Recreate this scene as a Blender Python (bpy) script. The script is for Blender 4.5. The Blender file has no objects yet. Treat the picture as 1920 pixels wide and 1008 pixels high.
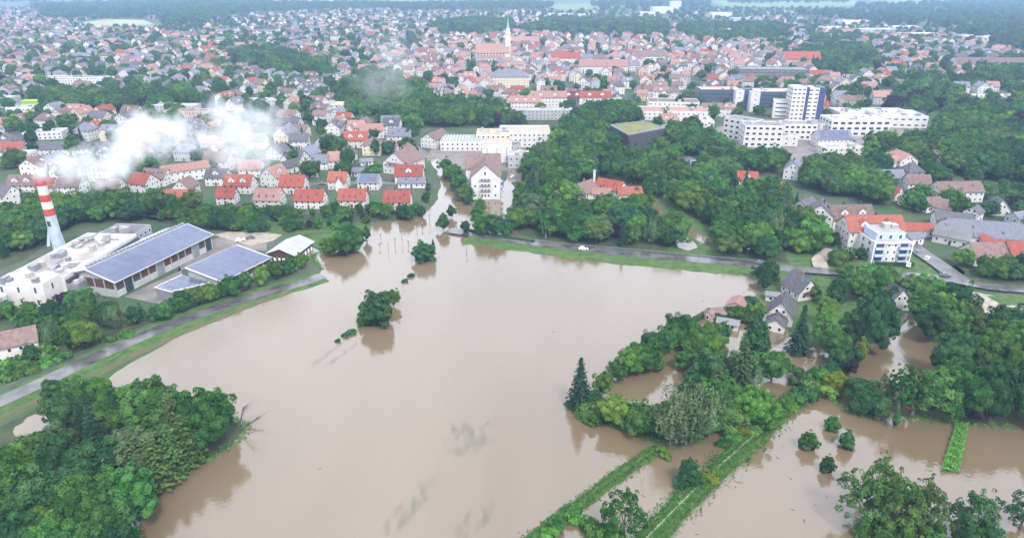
import bpy, math, random
import numpy as np
from mathutils import Vector, Matrix

random.seed(7)
RNG = np.random.default_rng(11)
SC = bpy.context.scene
COL = SC.collection

# ------------------------------------------------------------------ camera
F_PX, CAM_H = 1280.0, 110.0                 # focal length in photo pixels, drone height in metres
TILT = math.atan(544 / F_PX)                # looking down about 23 degrees
cam_d = bpy.data.cameras.new('camera')
cam_d.sensor_width = 36.0
cam_d.lens = 36.0 * F_PX / 1920.0
cam_d.clip_start, cam_d.clip_end = 1.0, 30000.0
cam = bpy.data.objects.new('camera', cam_d)
cam.location = (0, 0, CAM_H)
cam.rotation_euler = (math.pi / 2 - TILT, 0, 0)
COL.objects.link(cam)
SC.camera = cam

# ------------------------------------------------------------------ sky, sun, exposure
SUN_EL, SUN_AZ = math.radians(52), math.radians(155)
world = bpy.data.worlds.new('World')
SC.world = world
world.use_nodes = True
wn, wl = world.node_tree.nodes, world.node_tree.links
wn.clear()
w_out = wn.new('ShaderNodeOutputWorld')
w_mix = wn.new('ShaderNodeMixShader')
w_sky = wn.new('ShaderNodeTexSky')
w_sky.sky_type = 'NISHITA'
w_sky.sun_disc = False
w_sky.sun_elevation = SUN_EL
w_sky.sun_rotation = SUN_AZ
w_sky.air_density, w_sky.dust_density = 1.2, 3.0
w_b1 = wn.new('ShaderNodeBackground')
w_b1.inputs['Strength'].default_value = 0.12
w_b2 = wn.new('ShaderNodeBackground')       # the even cloud cover of a rainy day
w_b2.inputs['Strength'].default_value = 1.0
w_tc = wn.new('ShaderNodeTexCoord')
w_ns = wn.new('ShaderNodeTexNoise')
w_ns.inputs['Scale'].default_value = 2.2
w_ns.inputs['Detail'].default_value = 4.0
w_rp = wn.new('ShaderNodeValToRGB')
w_rp.color_ramp.elements[0].position, w_rp.color_ramp.elements[0].color = 0.3, (0.74, 0.80, 0.93, 1)
w_rp.color_ramp.elements[1].position, w_rp.color_ramp.elements[1].color = 0.7, (0.94, 0.98, 1.07, 1)
wl.new(w_tc.outputs['Generated'], w_ns.inputs['Vector'])
wl.new(w_ns.outputs['Fac'], w_rp.inputs['Fac'])
wl.new(w_rp.outputs['Color'], w_b2.inputs['Color'])
wl.new(w_sky.outputs['Color'], w_b1.inputs['Color'])
w_mix.inputs['Fac'].default_value = 0.8
wl.new(w_b1.outputs[0], w_mix.inputs[1])
wl.new(w_b2.outputs[0], w_mix.inputs[2])
wl.new(w_mix.outputs[0], w_out.inputs['Surface'])

sun_d = bpy.data.lights.new('sun', 'SUN')
sun_d.energy, sun_d.angle, sun_d.color = 1.5, math.radians(12), (1.0, 0.96, 0.9)
sun = bpy.data.objects.new('sun', sun_d)
sun.rotation_euler = (math.pi / 2 - SUN_EL, 0, math.radians(25))
COL.objects.link(sun)

SC.view_settings.view_transform = 'Standard'
SC.view_settings.look = 'None'
SC.view_settings.gamma = 1.0
SC.view_settings.use_curve_mapping = False
SC.view_settings.exposure = 1.62
SC.cycles.max_bounces = 5
SC.cycles.diffuse_bounces = 2
SC.cycles.glossy_bounces = 2
SC.cycles.transmission_bounces = 2
SC.cycles.volume_bounces = 2
SC.cycles.transparent_max_bounces = 8
SC.cycles.use_denoising = True
SC.cycles.use_adaptive_sampling = True
SC.cycles.adaptive_threshold = 0.02

# ------------------------------------------------------------------ measuring: pixel of the photo -> point of the place
CT, ST = math.cos(TILT), math.sin(TILT)
def P(u, v, z=0.0):
    dx, dy = (u - 960) / F_PX, (504 - v) / F_PX
    t = (z - CAM_H) / (-ST + dy * CT)
    return Vector((dx * t, (CT + dy * ST) * t, z))
def J(x, y, z=0.0):
    dz = z - CAM_H
    d = y * CT - dz * ST
    return 960 + F_PX * x / d, 504 - F_PX * (y * ST + dz * CT) / d
def inside(u, v, poly):
    c = False
    j = len(poly) - 1
    for i in range(len(poly)):
        (ui, vi), (uj, vj) = poly[i], poly[j]
        if (vi > v) != (vj > v) and u < (uj - ui) * (v - vi) / (vj - vi) + ui:
            c = not c
        j = i
    return c

# ------------------------------------------------------------------ materials
M = {}
def mat(name, col, rough=0.8, col2=None, scale=0.5, detail=4.0, bump=0.0, spec=0.3, metallic=0.0, obj_var=0.0, lo=0.35, hi=0.65, coords='Object', bscale=None, stretch=None):
    m = bpy.data.materials.new(name)
    m.use_nodes = True
    n, l = m.node_tree.nodes, m.node_tree.links
    b = n['Principled BSDF']
    b.inputs['Roughness'].default_value = rough
    b.inputs['Specular IOR Level'].default_value = spec
    b.inputs['Metallic'].default_value = metallic
    col = tuple(col) + (1,)
    b.inputs['Base Color'].default_value = col
    tc = None
    if col2 is not None or bump:
        tc = n.new('ShaderNodeTexCoord')
        vec = tc.outputs[coords]
        if stretch:
            mp = n.new('ShaderNodeMapping'); mp.inputs['Scale'].default_value = stretch
            l.new(vec, mp.inputs['Vector']); vec = mp.outputs[0]
        nz = n.new('ShaderNodeTexNoise')
        nz.inputs['Scale'].default_value = scale
        nz.inputs['Detail'].default_value = detail
        l.new(vec, nz.inputs['Vector'])
    src = None
    if col2 is not None:
        rp = n.new('ShaderNodeValToRGB')
        rp.color_ramp.elements[0].position, rp.color_ramp.elements[0].color = lo, col
        rp.color_ramp.elements[1].position, rp.color_ramp.elements[1].color = hi, tuple(col2) + (1,)
        l.new(nz.outputs['Fac'], rp.inputs['Fac'])
        src = rp.outputs['Color']
        l.new(src, b.inputs['Base Color'])
    if obj_var:
        oi = n.new('ShaderNodeObjectInfo')
        mr = n.new('ShaderNodeMapRange')
        mr.inputs['To Min'].default_value, mr.inputs['To Max'].default_value = 1 - obj_var, 1 + obj_var
        l.new(oi.outputs['Random'], mr.inputs['Value'])
        hs = n.new('ShaderNodeHueSaturation')
        hs.inputs['Color'].default_value = col
        if src is not None: l.new(src, hs.inputs['Color'])
        l.new(mr.outputs[0], hs.inputs['Value'])
        l.new(hs.outputs[0], b.inputs['Base Color'])
    if bump:
        bp = n.new('ShaderNodeBump')
        bp.inputs['Strength'].default_value = bump
        bp.inputs['Distance'].default_value = 0.1
        if bscale:
            nb = n.new('ShaderNodeTexNoise'); nb.inputs['Scale'].default_value = bscale
            nb.inputs['Detail'].default_value = 3; l.new(tc.outputs[coords], nb.inputs['Vector'])
            l.new(nb.outputs['Fac'], bp.inputs['Height'])
        else:
            l.new(nz.outputs['Fac'], bp.inputs['Height'])
        l.new(bp.outputs[0], b.inputs['Normal'])
    M[name] = m
    return m

def leaf_mat(name, dark, light, trans=0.22, var=0.25):
    m = bpy.data.materials.new(name)
    m.use_nodes = True
    n, l = m.node_tree.nodes, m.node_tree.links
    n.clear()
    out = n.new('ShaderNodeOutputMaterial')
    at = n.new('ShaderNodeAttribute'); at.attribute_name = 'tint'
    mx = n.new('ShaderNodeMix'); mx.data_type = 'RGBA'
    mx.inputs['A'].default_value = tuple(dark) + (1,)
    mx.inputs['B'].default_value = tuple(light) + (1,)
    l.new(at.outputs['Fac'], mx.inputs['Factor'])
    oi = n.new('ShaderNodeObjectInfo')
    hs = n.new('ShaderNodeHueSaturation')
    mr = n.new('ShaderNodeMapRange'); mr.inputs['To Min'].default_value, mr.inputs['To Max'].default_value = 1 - var, 1 + var * 1.2
    mh = n.new('ShaderNodeMapRange'); mh.inputs['To Min'].default_value, mh.inputs['To Max'].default_value = 0.525, 0.478
    mt = n.new('ShaderNodeMath'); mt.operation = 'MULTIPLY'; mt.inputs[1].default_value = 7.31
    fr = n.new('ShaderNodeMath'); fr.operation = 'FRACT'
    l.new(oi.outputs['Random'], mr.inputs['Value'])
    l.new(oi.outputs['Random'], mt.inputs[0]); l.new(mt.outputs[0], fr.inputs[0]); l.new(fr.outputs[0], mh.inputs['Value'])
    l.new(mr.outputs[0], hs.inputs['Value']); l.new(mh.outputs[0], hs.inputs['Hue'])
    l.new(mx.outputs['Result'], hs.inputs['Color'])
    d = n.new('ShaderNodeBsdfDiffuse'); t = n.new('ShaderNodeBsdfTranslucent'); ms = n.new('ShaderNodeMixShader')
    ms.inputs['Fac'].default_value = trans
    l.new(hs.outputs[0], d.inputs['Color']); l.new(hs.outputs[0], t.inputs['Color'])
    l.new(d.outputs[0], ms.inputs[1]); l.new(t.outputs[0], ms.inputs[2])
    l.new(ms.outputs[0], out.inputs['Surface'])
    M[name] = m

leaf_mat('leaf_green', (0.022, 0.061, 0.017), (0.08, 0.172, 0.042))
leaf_mat('leaf_fresh', (0.034, 0.09, 0.018), (0.12, 0.228, 0.044))
leaf_mat('leaf_deep', (0.014, 0.045, 0.018), (0.052, 0.124, 0.044))
leaf_mat('leaf_olive', (0.028, 0.06, 0.018), (0.085, 0.138, 0.04))
leaf_mat('leaf_grey', (.034, .066, .030), (.115, .165, .080))
leaf_mat('leaf_yellow', (0.075, 0.110, 0.016), (0.150, 0.185, 0.026))
leaf_mat('leaf_copper', (0.016, 0.012, 0.022), (0.034, 0.022, 0.036), 0.1)
leaf_mat('needle_dark', (0.012, 0.032, 0.018), (0.030, 0.062, 0.034), 0.08)
leaf_mat('needle_brown', (.028, .048, .019), (.064, .092, .038), 0.08)
leaf_mat('grass_blade', (0.035, 0.090, 0.020), (0.080, 0.170, 0.040))
mat('bark', (0.055, 0.042, 0.032), 0.9, (0.10, 0.085, 0.07), 3)
mat('bark_pale', (0.30, 0.29, 0.27), 0.9, (0.12, 0.11, 0.10), 3)
mat('ground', (0.028, 0.060, 0.020), 0.95, (0.066, 0.068, 0.052), 0.06, 8, lo=0.42, hi=0.68)
mat('grass', (0.026, 0.062, 0.014), 0.95, (0.058, 0.098, 0.024), 0.35, 6, bump=0.6, bscale=2.0)
mat('mud_grass', (0.040, 0.072, 0.018), 0.95, (0.085, 0.066, 0.038), 0.3, 6)
mat('forest_floor', (0.020, 0.034, 0.014), 0.95, (0.045, 0.055, 0.024), 0.2, 5)
mat('yard', (0.10, 0.092, 0.085), 0.7, (0.16, 0.14, 0.125), 0.15, 6)
mat('gravel', (0.20, 0.165, 0.13), 0.9, (0.28, 0.25, 0.21), 0.5, 6)
mat('asphalt', (0.060, 0.058, 0.062), 0.45, (0.10, 0.096, 0.098), 0.22, 6, spec=0.5)
mat('asphalt_wet', (0.040, 0.038, 0.041), 0.2, (0.105, 0.098, 0.096), 0.16, 5, spec=0.5)
mat('pale_path', (0.075, 0.10, 0.045), 0.6, (0.19, 0.19, 0.165), 0.7, 5)
mat('field_green', (0.09, 0.13, 0.035), 0.95, (0.12, 0.16, 0.045), 0.01)
mat('field_pale', (0.19, 0.20, 0.11), 0.95, (0.23, 0.23, 0.14), 0.01)
mat('field_dark', (0.06, 0.085, 0.06), 0.95, (0.08, 0.10, 0.065), 0.01)
mat('paint_white', (0.8, 0.8, 0.78), 0.6)
# buildings
mat('wall_white', (0.4300, 0.4128, 0.3956), 0.85, (0.4988, 0.4859, 0.4730), 0.4, obj_var=0.06)
mat('wall_cream', (0.46, 0.39, 0.28), 0.85, (0.52, 0.46, 0.35), 0.4, obj_var=0.06)
mat('wall_grey', (0.27, 0.28, 0.30), 0.85, (0.33, 0.335, 0.355), 0.4, obj_var=0.08)
mat('wall_pink', (0.40, 0.28, 0.23), 0.85, (0.45, 0.34, 0.29), 0.4, obj_var=0.06)
mat('wall_blue', (0.32, 0.39, 0.51), 0.8, (0.38, 0.45, 0.56), 0.4)
mat('roof_red', (0.1573, 0.0340, 0.0221), 0.8, (0.2125, 0.0544, 0.0357), 0.9, 6, bump=0.3, obj_var=0.15)
mat('roof_orange', (0.175, 0.050, 0.033), 0.8, (0.225, 0.074, 0.050), 0.9, 6, bump=0.3, obj_var=0.12)
mat('roof_pink', (0.1875, 0.0975, 0.0825), 0.8, (0.2562, 0.1438, 0.1225), 0.9, 6, bump=0.3, obj_var=0.15)
mat('roof_brown', (0.0910, 0.0559, 0.0507), 0.8, (0.1456, 0.0962, 0.0884), 0.9, 6, bump=0.3, obj_var=0.2)
mat('roof_dark', (0.0460, 0.0448, 0.0529), 0.75, (0.0805, 0.0770, 0.0885), 0.9, 6, bump=0.3, obj_var=0.2)
mat('roof_slate', (0.0920, 0.0943, 0.1207), 0.7, (0.1323, 0.1357, 0.1667), 0.9, 6, obj_var=0.15)
mat('roof_flat_pale', (0.23, 0.22, 0.215), 0.8, (0.33, 0.315, 0.30), 0.12, 6, obj_var=0.1)
mat('roof_flat_grey', (0.11, 0.11, 0.12), 0.8, (0.165, 0.16, 0.165), 0.12, 6, obj_var=0.1)
mat('roof_beige', (0.25, 0.21, 0.175), 0.8, (0.31, 0.27, 0.23), 0.1, 5)
mat('roof_white', (0.21, 0.19, 0.175), 0.8, (0.37, 0.345, 0.325), 0.10, 8, lo=.38, hi=.58)
mat('roof_sedum', (0.13, 0.145, 0.03), 0.95, (0.10, 0.09, 0.06), 0.12, 6)
mat('glass_dark', (0.025, 0.032, 0.042), 0.12, spec=0.6)
mat('glass_blue', (0.05, 0.075, 0.13), 0.15, spec=0.6)
mat('navy', (0.035, 0.045, 0.13), 0.5)
mat('solar', (0.055, 0.065, 0.115), 0.22, (0.075, 0.085, 0.14), 0.3, spec=0.6)
mat('solar_frame', (0.24, 0.25, 0.30), 0.4)
mat('timber', (0.052, 0.026, 0.020), 0.85, (0.090, 0.044, 0.032), 1.2, 5, stretch=(6, 6, 0.6))
mat('concrete', (0.26, 0.255, 0.25), 0.85, (0.33, 0.325, 0.315), 0.6, 5)
mat('metal_pale', (0.30, 0.31, 0.325), 0.5, (0.36, 0.365, 0.375), 0.3, 4)
mat('metal_grey', (0.15, 0.155, 0.17), 0.5, (0.20, 0.205, 0.22), 0.5, 4)
mat('dark_metal', (0.045, 0.045, 0.05), 0.6)
mat('chimney_red', (0.33, 0.035, 0.028), 0.7, (0.40, 0.06, 0.045), 0.5, 5)
mat('chimney_blue', (0.26, 0.32, 0.37), 0.75, (0.34, 0.395, 0.43), 0.4, 5)
mat('sheet_green', (0.02, 0.16, 0.10), 0.6)
mat('car_red', (0.35, 0.02, 0.02), 0.35, spec=0.5)
mat('car_white', (0.7, 0.7, 0.7), 0.3, spec=0.5)
mat('car_grey', (0.12, 0.12, 0.13), 0.3, spec=0.5)
mat('rubber', (0.02, 0.02, 0.02), 0.8)
mat('lime', (0.25, 0.42, 0.03), 0.7)
mat('copper_roof', (0.16, 0.30, 0.26), 0.7)

def water_mat():
    m = bpy.data.materials.new('floodwater')
    m.use_nodes = True
    n, l = m.node_tree.nodes, m.node_tree.links
    b = n['Principled BSDF']
    tc = n.new('ShaderNodeTexCoord')
    nz = n.new('ShaderNodeTexNoise'); nz.inputs['Scale'].default_value = 0.016; nz.inputs['Detail'].default_value = 7; nz.inputs['Distortion'].default_value = .8
    mp = n.new('ShaderNodeMapping'); mp.inputs['Scale'].default_value = (1, 0.45, 1); mp.inputs['Rotation'].default_value = (0, 0, 0.6)
    l.new(tc.outputs['Object'], mp.inputs['Vector']); l.new(mp.outputs[0], nz.inputs['Vector'])
    rp = n.new('ShaderNodeValToRGB')
    rp.color_ramp.elements[0].position, rp.color_ramp.elements[0].color = 0.35, (0.104, 0.075, 0.042, 1)
    rp.color_ramp.elements[1].position, rp.color_ramp.elements[1].color = 0.68, (0.134, 0.102, 0.066, 1)
    l.new(nz.outputs['Fac'], rp.inputs['Fac']); l.new(rp.outputs[0], b.inputs['Base Color'])
    b.inputs['IOR'].default_value = 1.82
    nr = n.new('ShaderNodeTexNoise'); nr.inputs['Scale'].default_value = 0.035; nr.inputs['Detail'].default_value = 6; nr.inputs['Distortion'].default_value = 1.2
    l.new(mp.outputs[0], nr.inputs['Vector'])
    rr = n.new('ShaderNodeMapRange'); rr.inputs['From Min'].default_value, rr.inputs['From Max'].default_value = .35, .7
    rr.inputs['To Min'].default_value, rr.inputs['To Max'].default_value = .03, .16
    l.new(nr.outputs['Fac'], rr.inputs['Value']); l.new(rr.outputs[0], b.inputs['Roughness'])
    n1 = n.new('ShaderNodeTexNoise'); n1.inputs['Scale'].default_value = 0.9; n1.inputs['Detail'].default_value = 3
    n2 = n.new('ShaderNodeTexNoise'); n2.inputs['Scale'].default_value = 0.05; n2.inputs['Detail'].default_value = 2
    l.new(tc.outputs['Object'], n1.inputs['Vector']); l.new(tc.outputs['Object'], n2.inputs['Vector'])
    ml = n.new('ShaderNodeMath'); ml.operation = 'MULTIPLY'
    l.new(n1.outputs['Fac'], ml.inputs[0]); l.new(n2.outputs['Fac'], ml.inputs[1])
    bp = n.new('ShaderNodeBump'); bp.inputs['Strength'].default_value = 0.3; bp.inputs['Distance'].default_value = 0.25
    l.new(ml.outputs[0], bp.inputs['Height']); l.new(bp.outputs[0], b.inputs['Normal'])
    M['floodwater'] = m
water_mat()

# ------------------------------------------------------------------ mesh helpers
class MB:
    """Collects faces; build() links them as ONE mesh object."""
    def __init__(s): s.v, s.f, s.m = [], [], []
    def face(s, pts, mi=0):
        k = len(s.v); s.v += [tuple(p) for p in pts]; s.f.append(tuple(range(k, k + len(pts)))); s.m.append(mi)
    def box(s, x0, x1, y0, y1, z0, z1, mi=0, xf=None, bottom=False):
        c = [(x0, y0, z0), (x1, y0, z0), (x1, y1, z0), (x0, y1, z0), (x0, y0, z1), (x1, y0, z1), (x1, y1, z1), (x0, y1, z1)]
        if xf: c = [tuple(xf @ Vector(p)) for p in c]
        k = len(s.v); s.v += c
        q = [(0, 1, 5, 4), (1, 2, 6, 5), (2, 3, 7, 6), (3, 0, 4, 7), (4, 5, 6, 7)]
        if bottom: q.append((3, 2, 1, 0))
        for a in q: s.f.append(tuple(k + i for i in a)); s.m.append(mi)
    def solid(s, base, top, mi=0):
        """A prism between two rings of equal length, closed on top."""
        n = len(base); k = len(s.v); s.v += [tuple(p) for p in base] + [tuple(p) for p in top]
        for i in range(n):
            j = (i + 1) % n; s.f.append((k + i, k + j, k + n + j, k + n + i)); s.m.append(mi)
        s.f.append(tuple(range(k + n, k + 2 * n))); s.m.append(mi)
    def tube(s, a, b, ra, rb, n=8, mi=0, cap=True):
        a, b = Vector(a), Vector(b); d = (b - a).normalized()
        t = d.orthogonal().normalized(); w = d.cross(t)
        r0 = [a + (t * math.cos(2 * math.pi * i / n) + w * math.sin(2 * math.pi * i / n)) * ra for i in range(n)]
        r1 = [b + (t * math.cos(2 * math.pi * i / n) + w * math.sin(2 * math.pi * i / n)) * rb for i in range(n)]
        k = len(s.v); s.v += [tuple(p) for p in r0 + r1]
        for i in range(n):
            j = (i + 1) % n; s.f.append((k + i, k + j, k + n + j, k + n + i)); s.m.append(mi)
        if cap: s.f.append(tuple(range(k + n, k + 2 * n))); s.m.append(mi)
    def mesh(s, name, mats):
        me = bpy.data.meshes.new(name)
        me.from_pydata(s.v, [], s.f)
        for mm in (mats if isinstance(mats, (list, tuple)) else [mats]): me.materials.append(M[mm])
        if any(s.m): me.polygons.foreach_set('material_index', s.m)
        me.update()
        return me
    def build(s, name, mats, parent=None, kind=None):
        return place(name, s.mesh(name, mats), parent, kind=kind)

def place(name, me, parent=None, loc=None, rz=None, scale=None, kind=None, material=None):
    o = bpy.data.objects.new(name, me)
    COL.objects.link(o)
    if parent is not None: o.parent = parent
    if loc is not None: o.location = loc
    if rz is not None: o.rotation_euler = (0, 0, rz)
    if scale is not None: o.scale = scale
    if kind: o['kind'] = kind
    if material:
        o.material_slots[0].link = 'OBJECT'; o.material_slots[0].material = M[material]
    return o
THINGS = []                                  # every top-level thing, for the labels at the end
def thing(name, loc, rz=0.0, desc=None, cat=None, group=None, label=None, scale=None):
    o = place(name, None, None, loc, rz, scale)
    tag(o, desc, cat, group, label)
    return o
def tag(o, desc, cat, group=None, label=None, pos=None):
    if cat: o['category'] = cat
    if group: o['group'] = group
    if label: o['label'] = label
    THINGS.append((o, desc, cat, label, pos))
def structure(o): o['kind'] = 'structure'; return o

def smooth_line(pts, step=4.0):
    """Catmull-Rom through ground points."""
    pts = [Vector(p) for p in pts]
    pts = [pts[0] * 2 - pts[1]] + pts + [pts[-1] * 2 - pts[-2]]
    out = []
    for i in range(1, len(pts) - 2):
        p0, p1, p2, p3 = pts[i - 1:i + 3]
        n = max(2, int((p2 - p1).length / step))
        for k in range(n):
            t = k / n
            out.append(0.5 * ((2 * p1) + (p2 - p0) * t + (2 * p0 - 5 * p1 + 4 * p2 - p3) * t * t + (3 * p1 - p0 - 3 * p2 + p3) * t ** 3))
    out.append(pts[-2])
    return out
def side(line, i):
    a, b = line[max(0, i - 1)], line[min(len(line) - 1, i + 1)]
    d = (b - a); d.z = 0; d.normalize()
    return Vector((d.y, -d.x, 0))
def ribbon(name, px, w, z, material, h=0.0, base=None, wob=0.0, kind='structure', off=0.0):
    """A strip along pixels of its centre line: flat at z, or with slopes down to z - h."""
    line = smooth_line([P(u, v) for u, v in px])
    mb = MB(); rows = []
    rnd = random.Random(len(name) * 31 + int(px[0][0]))
    for i, p in enumerate(line):
        s = side(line, i); q = p + s * off
        wl_, wr_ = w / 2 * (1 + rnd.uniform(-wob, wob)), w / 2 * (1 + rnd.uniform(-wob, wob))
        row = [q - s * wl_ + Vector((0, 0, z)), q + s * wr_ + Vector((0, 0, z))]
        if h:
            e = base or 1.5 * h
            row = [q - s * (wl_ + e * rnd.uniform(.7, 1.3)) + Vector((0, 0, z - h))] + row + [q + s * (wr_ + e * rnd.uniform(.7, 1.3)) + Vector((0, 0, z - h))]
        rows.append(row)
    n = len(rows[0])
    for r in rows: mb.v += [tuple(p) for p in r]
    for i in range(len(rows) - 1):
        for j in range(n - 1):
            mb.f.append((i * n + j, i * n + j + 1, (i + 1) * n + j + 1, (i + 1) * n + j)); mb.m.append(0)
    return mb.build(name, material, kind=kind)
def sheet(name, px, z, material, kind='structure', jag=0.0, step=6.0):
    pts = [P(u, v) for u, v in px]
    if jag:
        rnd = random.Random(int(sum(u for u, _ in px))); out = []
        for i, p in enumerate(pts):
            q = pts[(i + 1) % len(pts)]; n = max(1, int((q - p).length / step)); d = (q - p).normalized(); s = Vector((d.y, -d.x, 0))
            for k in range(n):
                out.append(p.lerp(q, k / n) + (s * rnd.uniform(-jag, jag) if k else Vector()))
        pts = out
    from mathutils.geometry import tessellate_polygon
    tri = tessellate_polygon([[(p.x, p.y, 0) for p in pts]])
    mb = MB(); mb.v = [(p.x, p.y, z) for p in pts]
    for t in tri:
        a, b, c = (Vector(mb.v[i]) for i in t)
        if (b - a).cross(c - a).z < 0: t = (t[0], t[2], t[1])
        mb.f.append(tuple(t)); mb.m.append(0)
    return mb.build(name, material, kind=kind)

# ================================================================== THE SETTING
mb = MB(); mb.face([(-10900, -1700, 0), (10900, -1700, 0), (10900, 12900, 0), (-10900, 12900, 0)])
structure(mb.build('ground', 'ground'))

# the flood: one sheet over the meadow, the gardens and the drowned streets
LAKE = [(150, 1120), (205, 1000), (250, 950), (330, 895), (430, 838), (462, 800), (400, 772), (300, 745), (225, 726), (190, 722),
        (215, 699), (330, 632), (450, 583), (590, 526), (604, 505), (590, 478), (560, 486), (520, 500), (500, 480), (560, 455), (640, 462), (655, 440), (690, 432),
        (690, 418), (760, 412), (800, 396), (822, 372), (826, 345), (818, 318), (806, 300), (790, 290), (800, 284), (824, 300), (846, 322), (858, 345), (862, 372),
        (880, 382), (880, 355), (930, 372), (945, 350), (955, 318), (985, 318), (982, 345), (962, 372), (960, 400), (968, 442), (1000, 452), (1200, 474),
        (1420, 494), (1420, 540), (1470, 600), (1500, 660), (1560, 640), (1600, 665), (1640, 640), (1655, 600), (1690, 585), (1720, 590), (1760, 640),
        (1800, 690), (1850, 720), (1990, 740), (2050, 1120)]
sheet('floodwater', LAKE, 0.03, 'floodwater', jag=0.9, step=5)
for nm, poly in (('floodwater', [(1212, 384), (1228, 378), (1246, 398), (1262, 412), (1300, 432), (1340, 452), (1322, 458), (1290, 440), (1268, 440), (1240, 412), (1225, 405)]),
                 ('floodwater', [(1268, 446), (1284, 440), (1300, 452), (1308, 464), (1290, 470), (1272, 464)])):
    sheet(nm, poly, 0.035, 'floodwater', jag=0.5, step=4)
# mown verge along the left road, mud-stained where the water laps at it
ribbon('grass_verge', [(-60, 814), (60, 756), (150, 716), (230, 672), (330, 627), (450, 578), (580, 533)], 2.0, 0.45, 'mud_grass', h=0.55, base=1.6, wob=0.15)
ribbon('grass_verge', [(-60, 806), (60, 748), (150, 708), (230, 668), (330, 624), (450, 575), (575, 531)], 2.6, 0.50, 'grass', h=0.5, base=0.8, wob=0.2)
ribbon('embankment', [(-60, 775), (0, 748), (100, 703), (210, 652), (330, 604), (450, 563), (560, 532), (600, 519)], 10.5, 0.55, 'grass', h=0.65, base=1.5)
ribbon('road', [(-60, 783), (0, 756), (100, 710), (210, 658), (330, 608), (450, 566), (560, 534), (605, 519)], 6.2, 0.60, 'asphalt_wet')
ribbon('footpath', [(-60, 760), (0, 736), (100, 690), (210, 640), (280, 612)], 1.6, 0.604, 'dark_metal')
# the road that dams the meadow on the far side
ribbon('embankment', [(880, 444), (1000, 461), (1100, 475), (1200, 485), (1300, 494), (1420, 505), (1500, 511)], 12.5, 0.75, 'grass', h=0.8, base=2.4, wob=0.06)
ribbon('road', [(840, 434), (905, 444), (1000, 458), (1100, 470), (1200, 480), (1300, 489), (1420, 500), (1500, 508), (1600, 514), (1700, 519), (1790, 528), (1850, 540), (1960, 548)], 6.4, 0.80, 'asphalt_wet')
ribbon('footpath', [(905, 439), (1000, 452), (1100, 463), (1200, 472), (1300, 481), (1420, 492)], 1.3, 0.81, 'asphalt')
ribbon('road', [(1700, 455), (1730, 478), (1765, 502), (1800, 528)], 7.5, 0.805, 'asphalt')
ribbon('road', [(1330, 250), (1352, 268), (1378, 290), (1420, 306)], 9.0, 0.06, 'asphalt')
ribbon('gravel_track', [(1540, 505), (1535, 490), (1550, 478), (1560, 470)], 6.0, 0.79, 'gravel')
ribbon('gravel_track', [(1830, 552), (1850, 575), (1890, 592), (1960, 606)], 8.5, 0.10, 'gravel')
sheet('gravel_yard', [(1815, 545), (1850, 552), (1960, 560), (1960, 604), (1880, 598), (1835, 585)], 0.05, 'gravel', jag=0.6)
sheet('grass_plot', [(1850, 556), (1875, 551), (1960, 556), (1960, 575), (1880, 572)], 0.14, 'grass', jag=0.5)
sheet('garden_ground', [(1430, 520), (1560, 520), (1700, 530), (1720, 575), (1655, 590), (1560, 630), (1500, 640), (1470, 590), (1425, 560)], 0.06, 'grass', jag=0.8)
sheet('garden_ground', [(1470, 470), (1720, 470), (1760, 520), (1700, 514), (1480, 505)], 0.05, 'grass', jag=0.4)
# dikes in the flooded gardens, each with its trodden path
ribbon('dike', [(960, 1045), (1010, 1004), (1110, 928), (1180, 878), (1228, 846)], 1.8, 0.55, 'grass', h=0.6, base=1.0, wob=0.3)
ribbon('dike', [(1180, 1050), (1225, 1002), (1300, 925), (1370, 860), (1430, 806), (1490, 748), (1540, 712)], 3.4, 0.75, 'grass', h=0.8, base=1.2, wob=0.22)
ribbon('footpath', [(1180, 1046), (1225, 998), (1300, 921), (1370, 856), (1430, 802), (1480, 752)], 0.5, 0.78, 'pale_path', wob=0.3)
sheet('garden_bank', [(1060, 752), (1120, 778), (1200, 815), (1262, 832), (1320, 820), (1330, 800), (1260, 795), (1180, 770), (1110, 745)], 0.10, 'grass', jag=0.6, step=3)
sheet('garden_bank', [(1520, 720), (1600, 770), (1650, 778), (1720, 785), (1900, 800), (1990, 790), (1990, 745), (1850, 722), (1640, 725), (1570, 700)], 0.08, 'mud_grass', jag=0.8, step=3)
# yards
sheet('yard', [(232, 556), (300, 570), (345, 520), (330, 480), (420, 440), (500, 448), (500, 470), (420, 470)], 0.04, 'yard', jag=0.3)
sheet('yard', [(0, 520), (60, 548), (140, 552), (120, 500), (40, 500)], 0.04, 'yard')
sheet('yard', [(400, 440), (430, 434), (500, 436), (530, 440), (510, 452), (470, 460)], 0.045, 'gravel', jag=0.5)
sheet('yard', [(800, 300), (815, 262), (1050, 262), (1050, 300), (985, 320), (880, 320)], 0.02, 'yard', jag=0.3)
sheet('yard', [(1340, 240), (1370, 270), (1480, 300), (1640, 300), (1740, 250), (1700, 220), (1400, 225)], 0.02, 'yard', jag=0.3)
sheet('meadow', [(600, 470), (560, 450), (600, 438), (680, 445), (690, 452), (640, 462)], 0.06, 'grass', jag=0.4)
sheet('meadow', [(380, 420), (430, 412), (620, 418), (700, 418), (690, 432), (560, 440), (430, 432)], 0.05, 'grass', jag=0.4)
sheet('flooded_clearing', [(28, 800), (66, 776), (125, 784), (118, 812), (70, 850), (36, 838)], 0.05, 'floodwater', jag=0.8, step=2)
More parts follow.
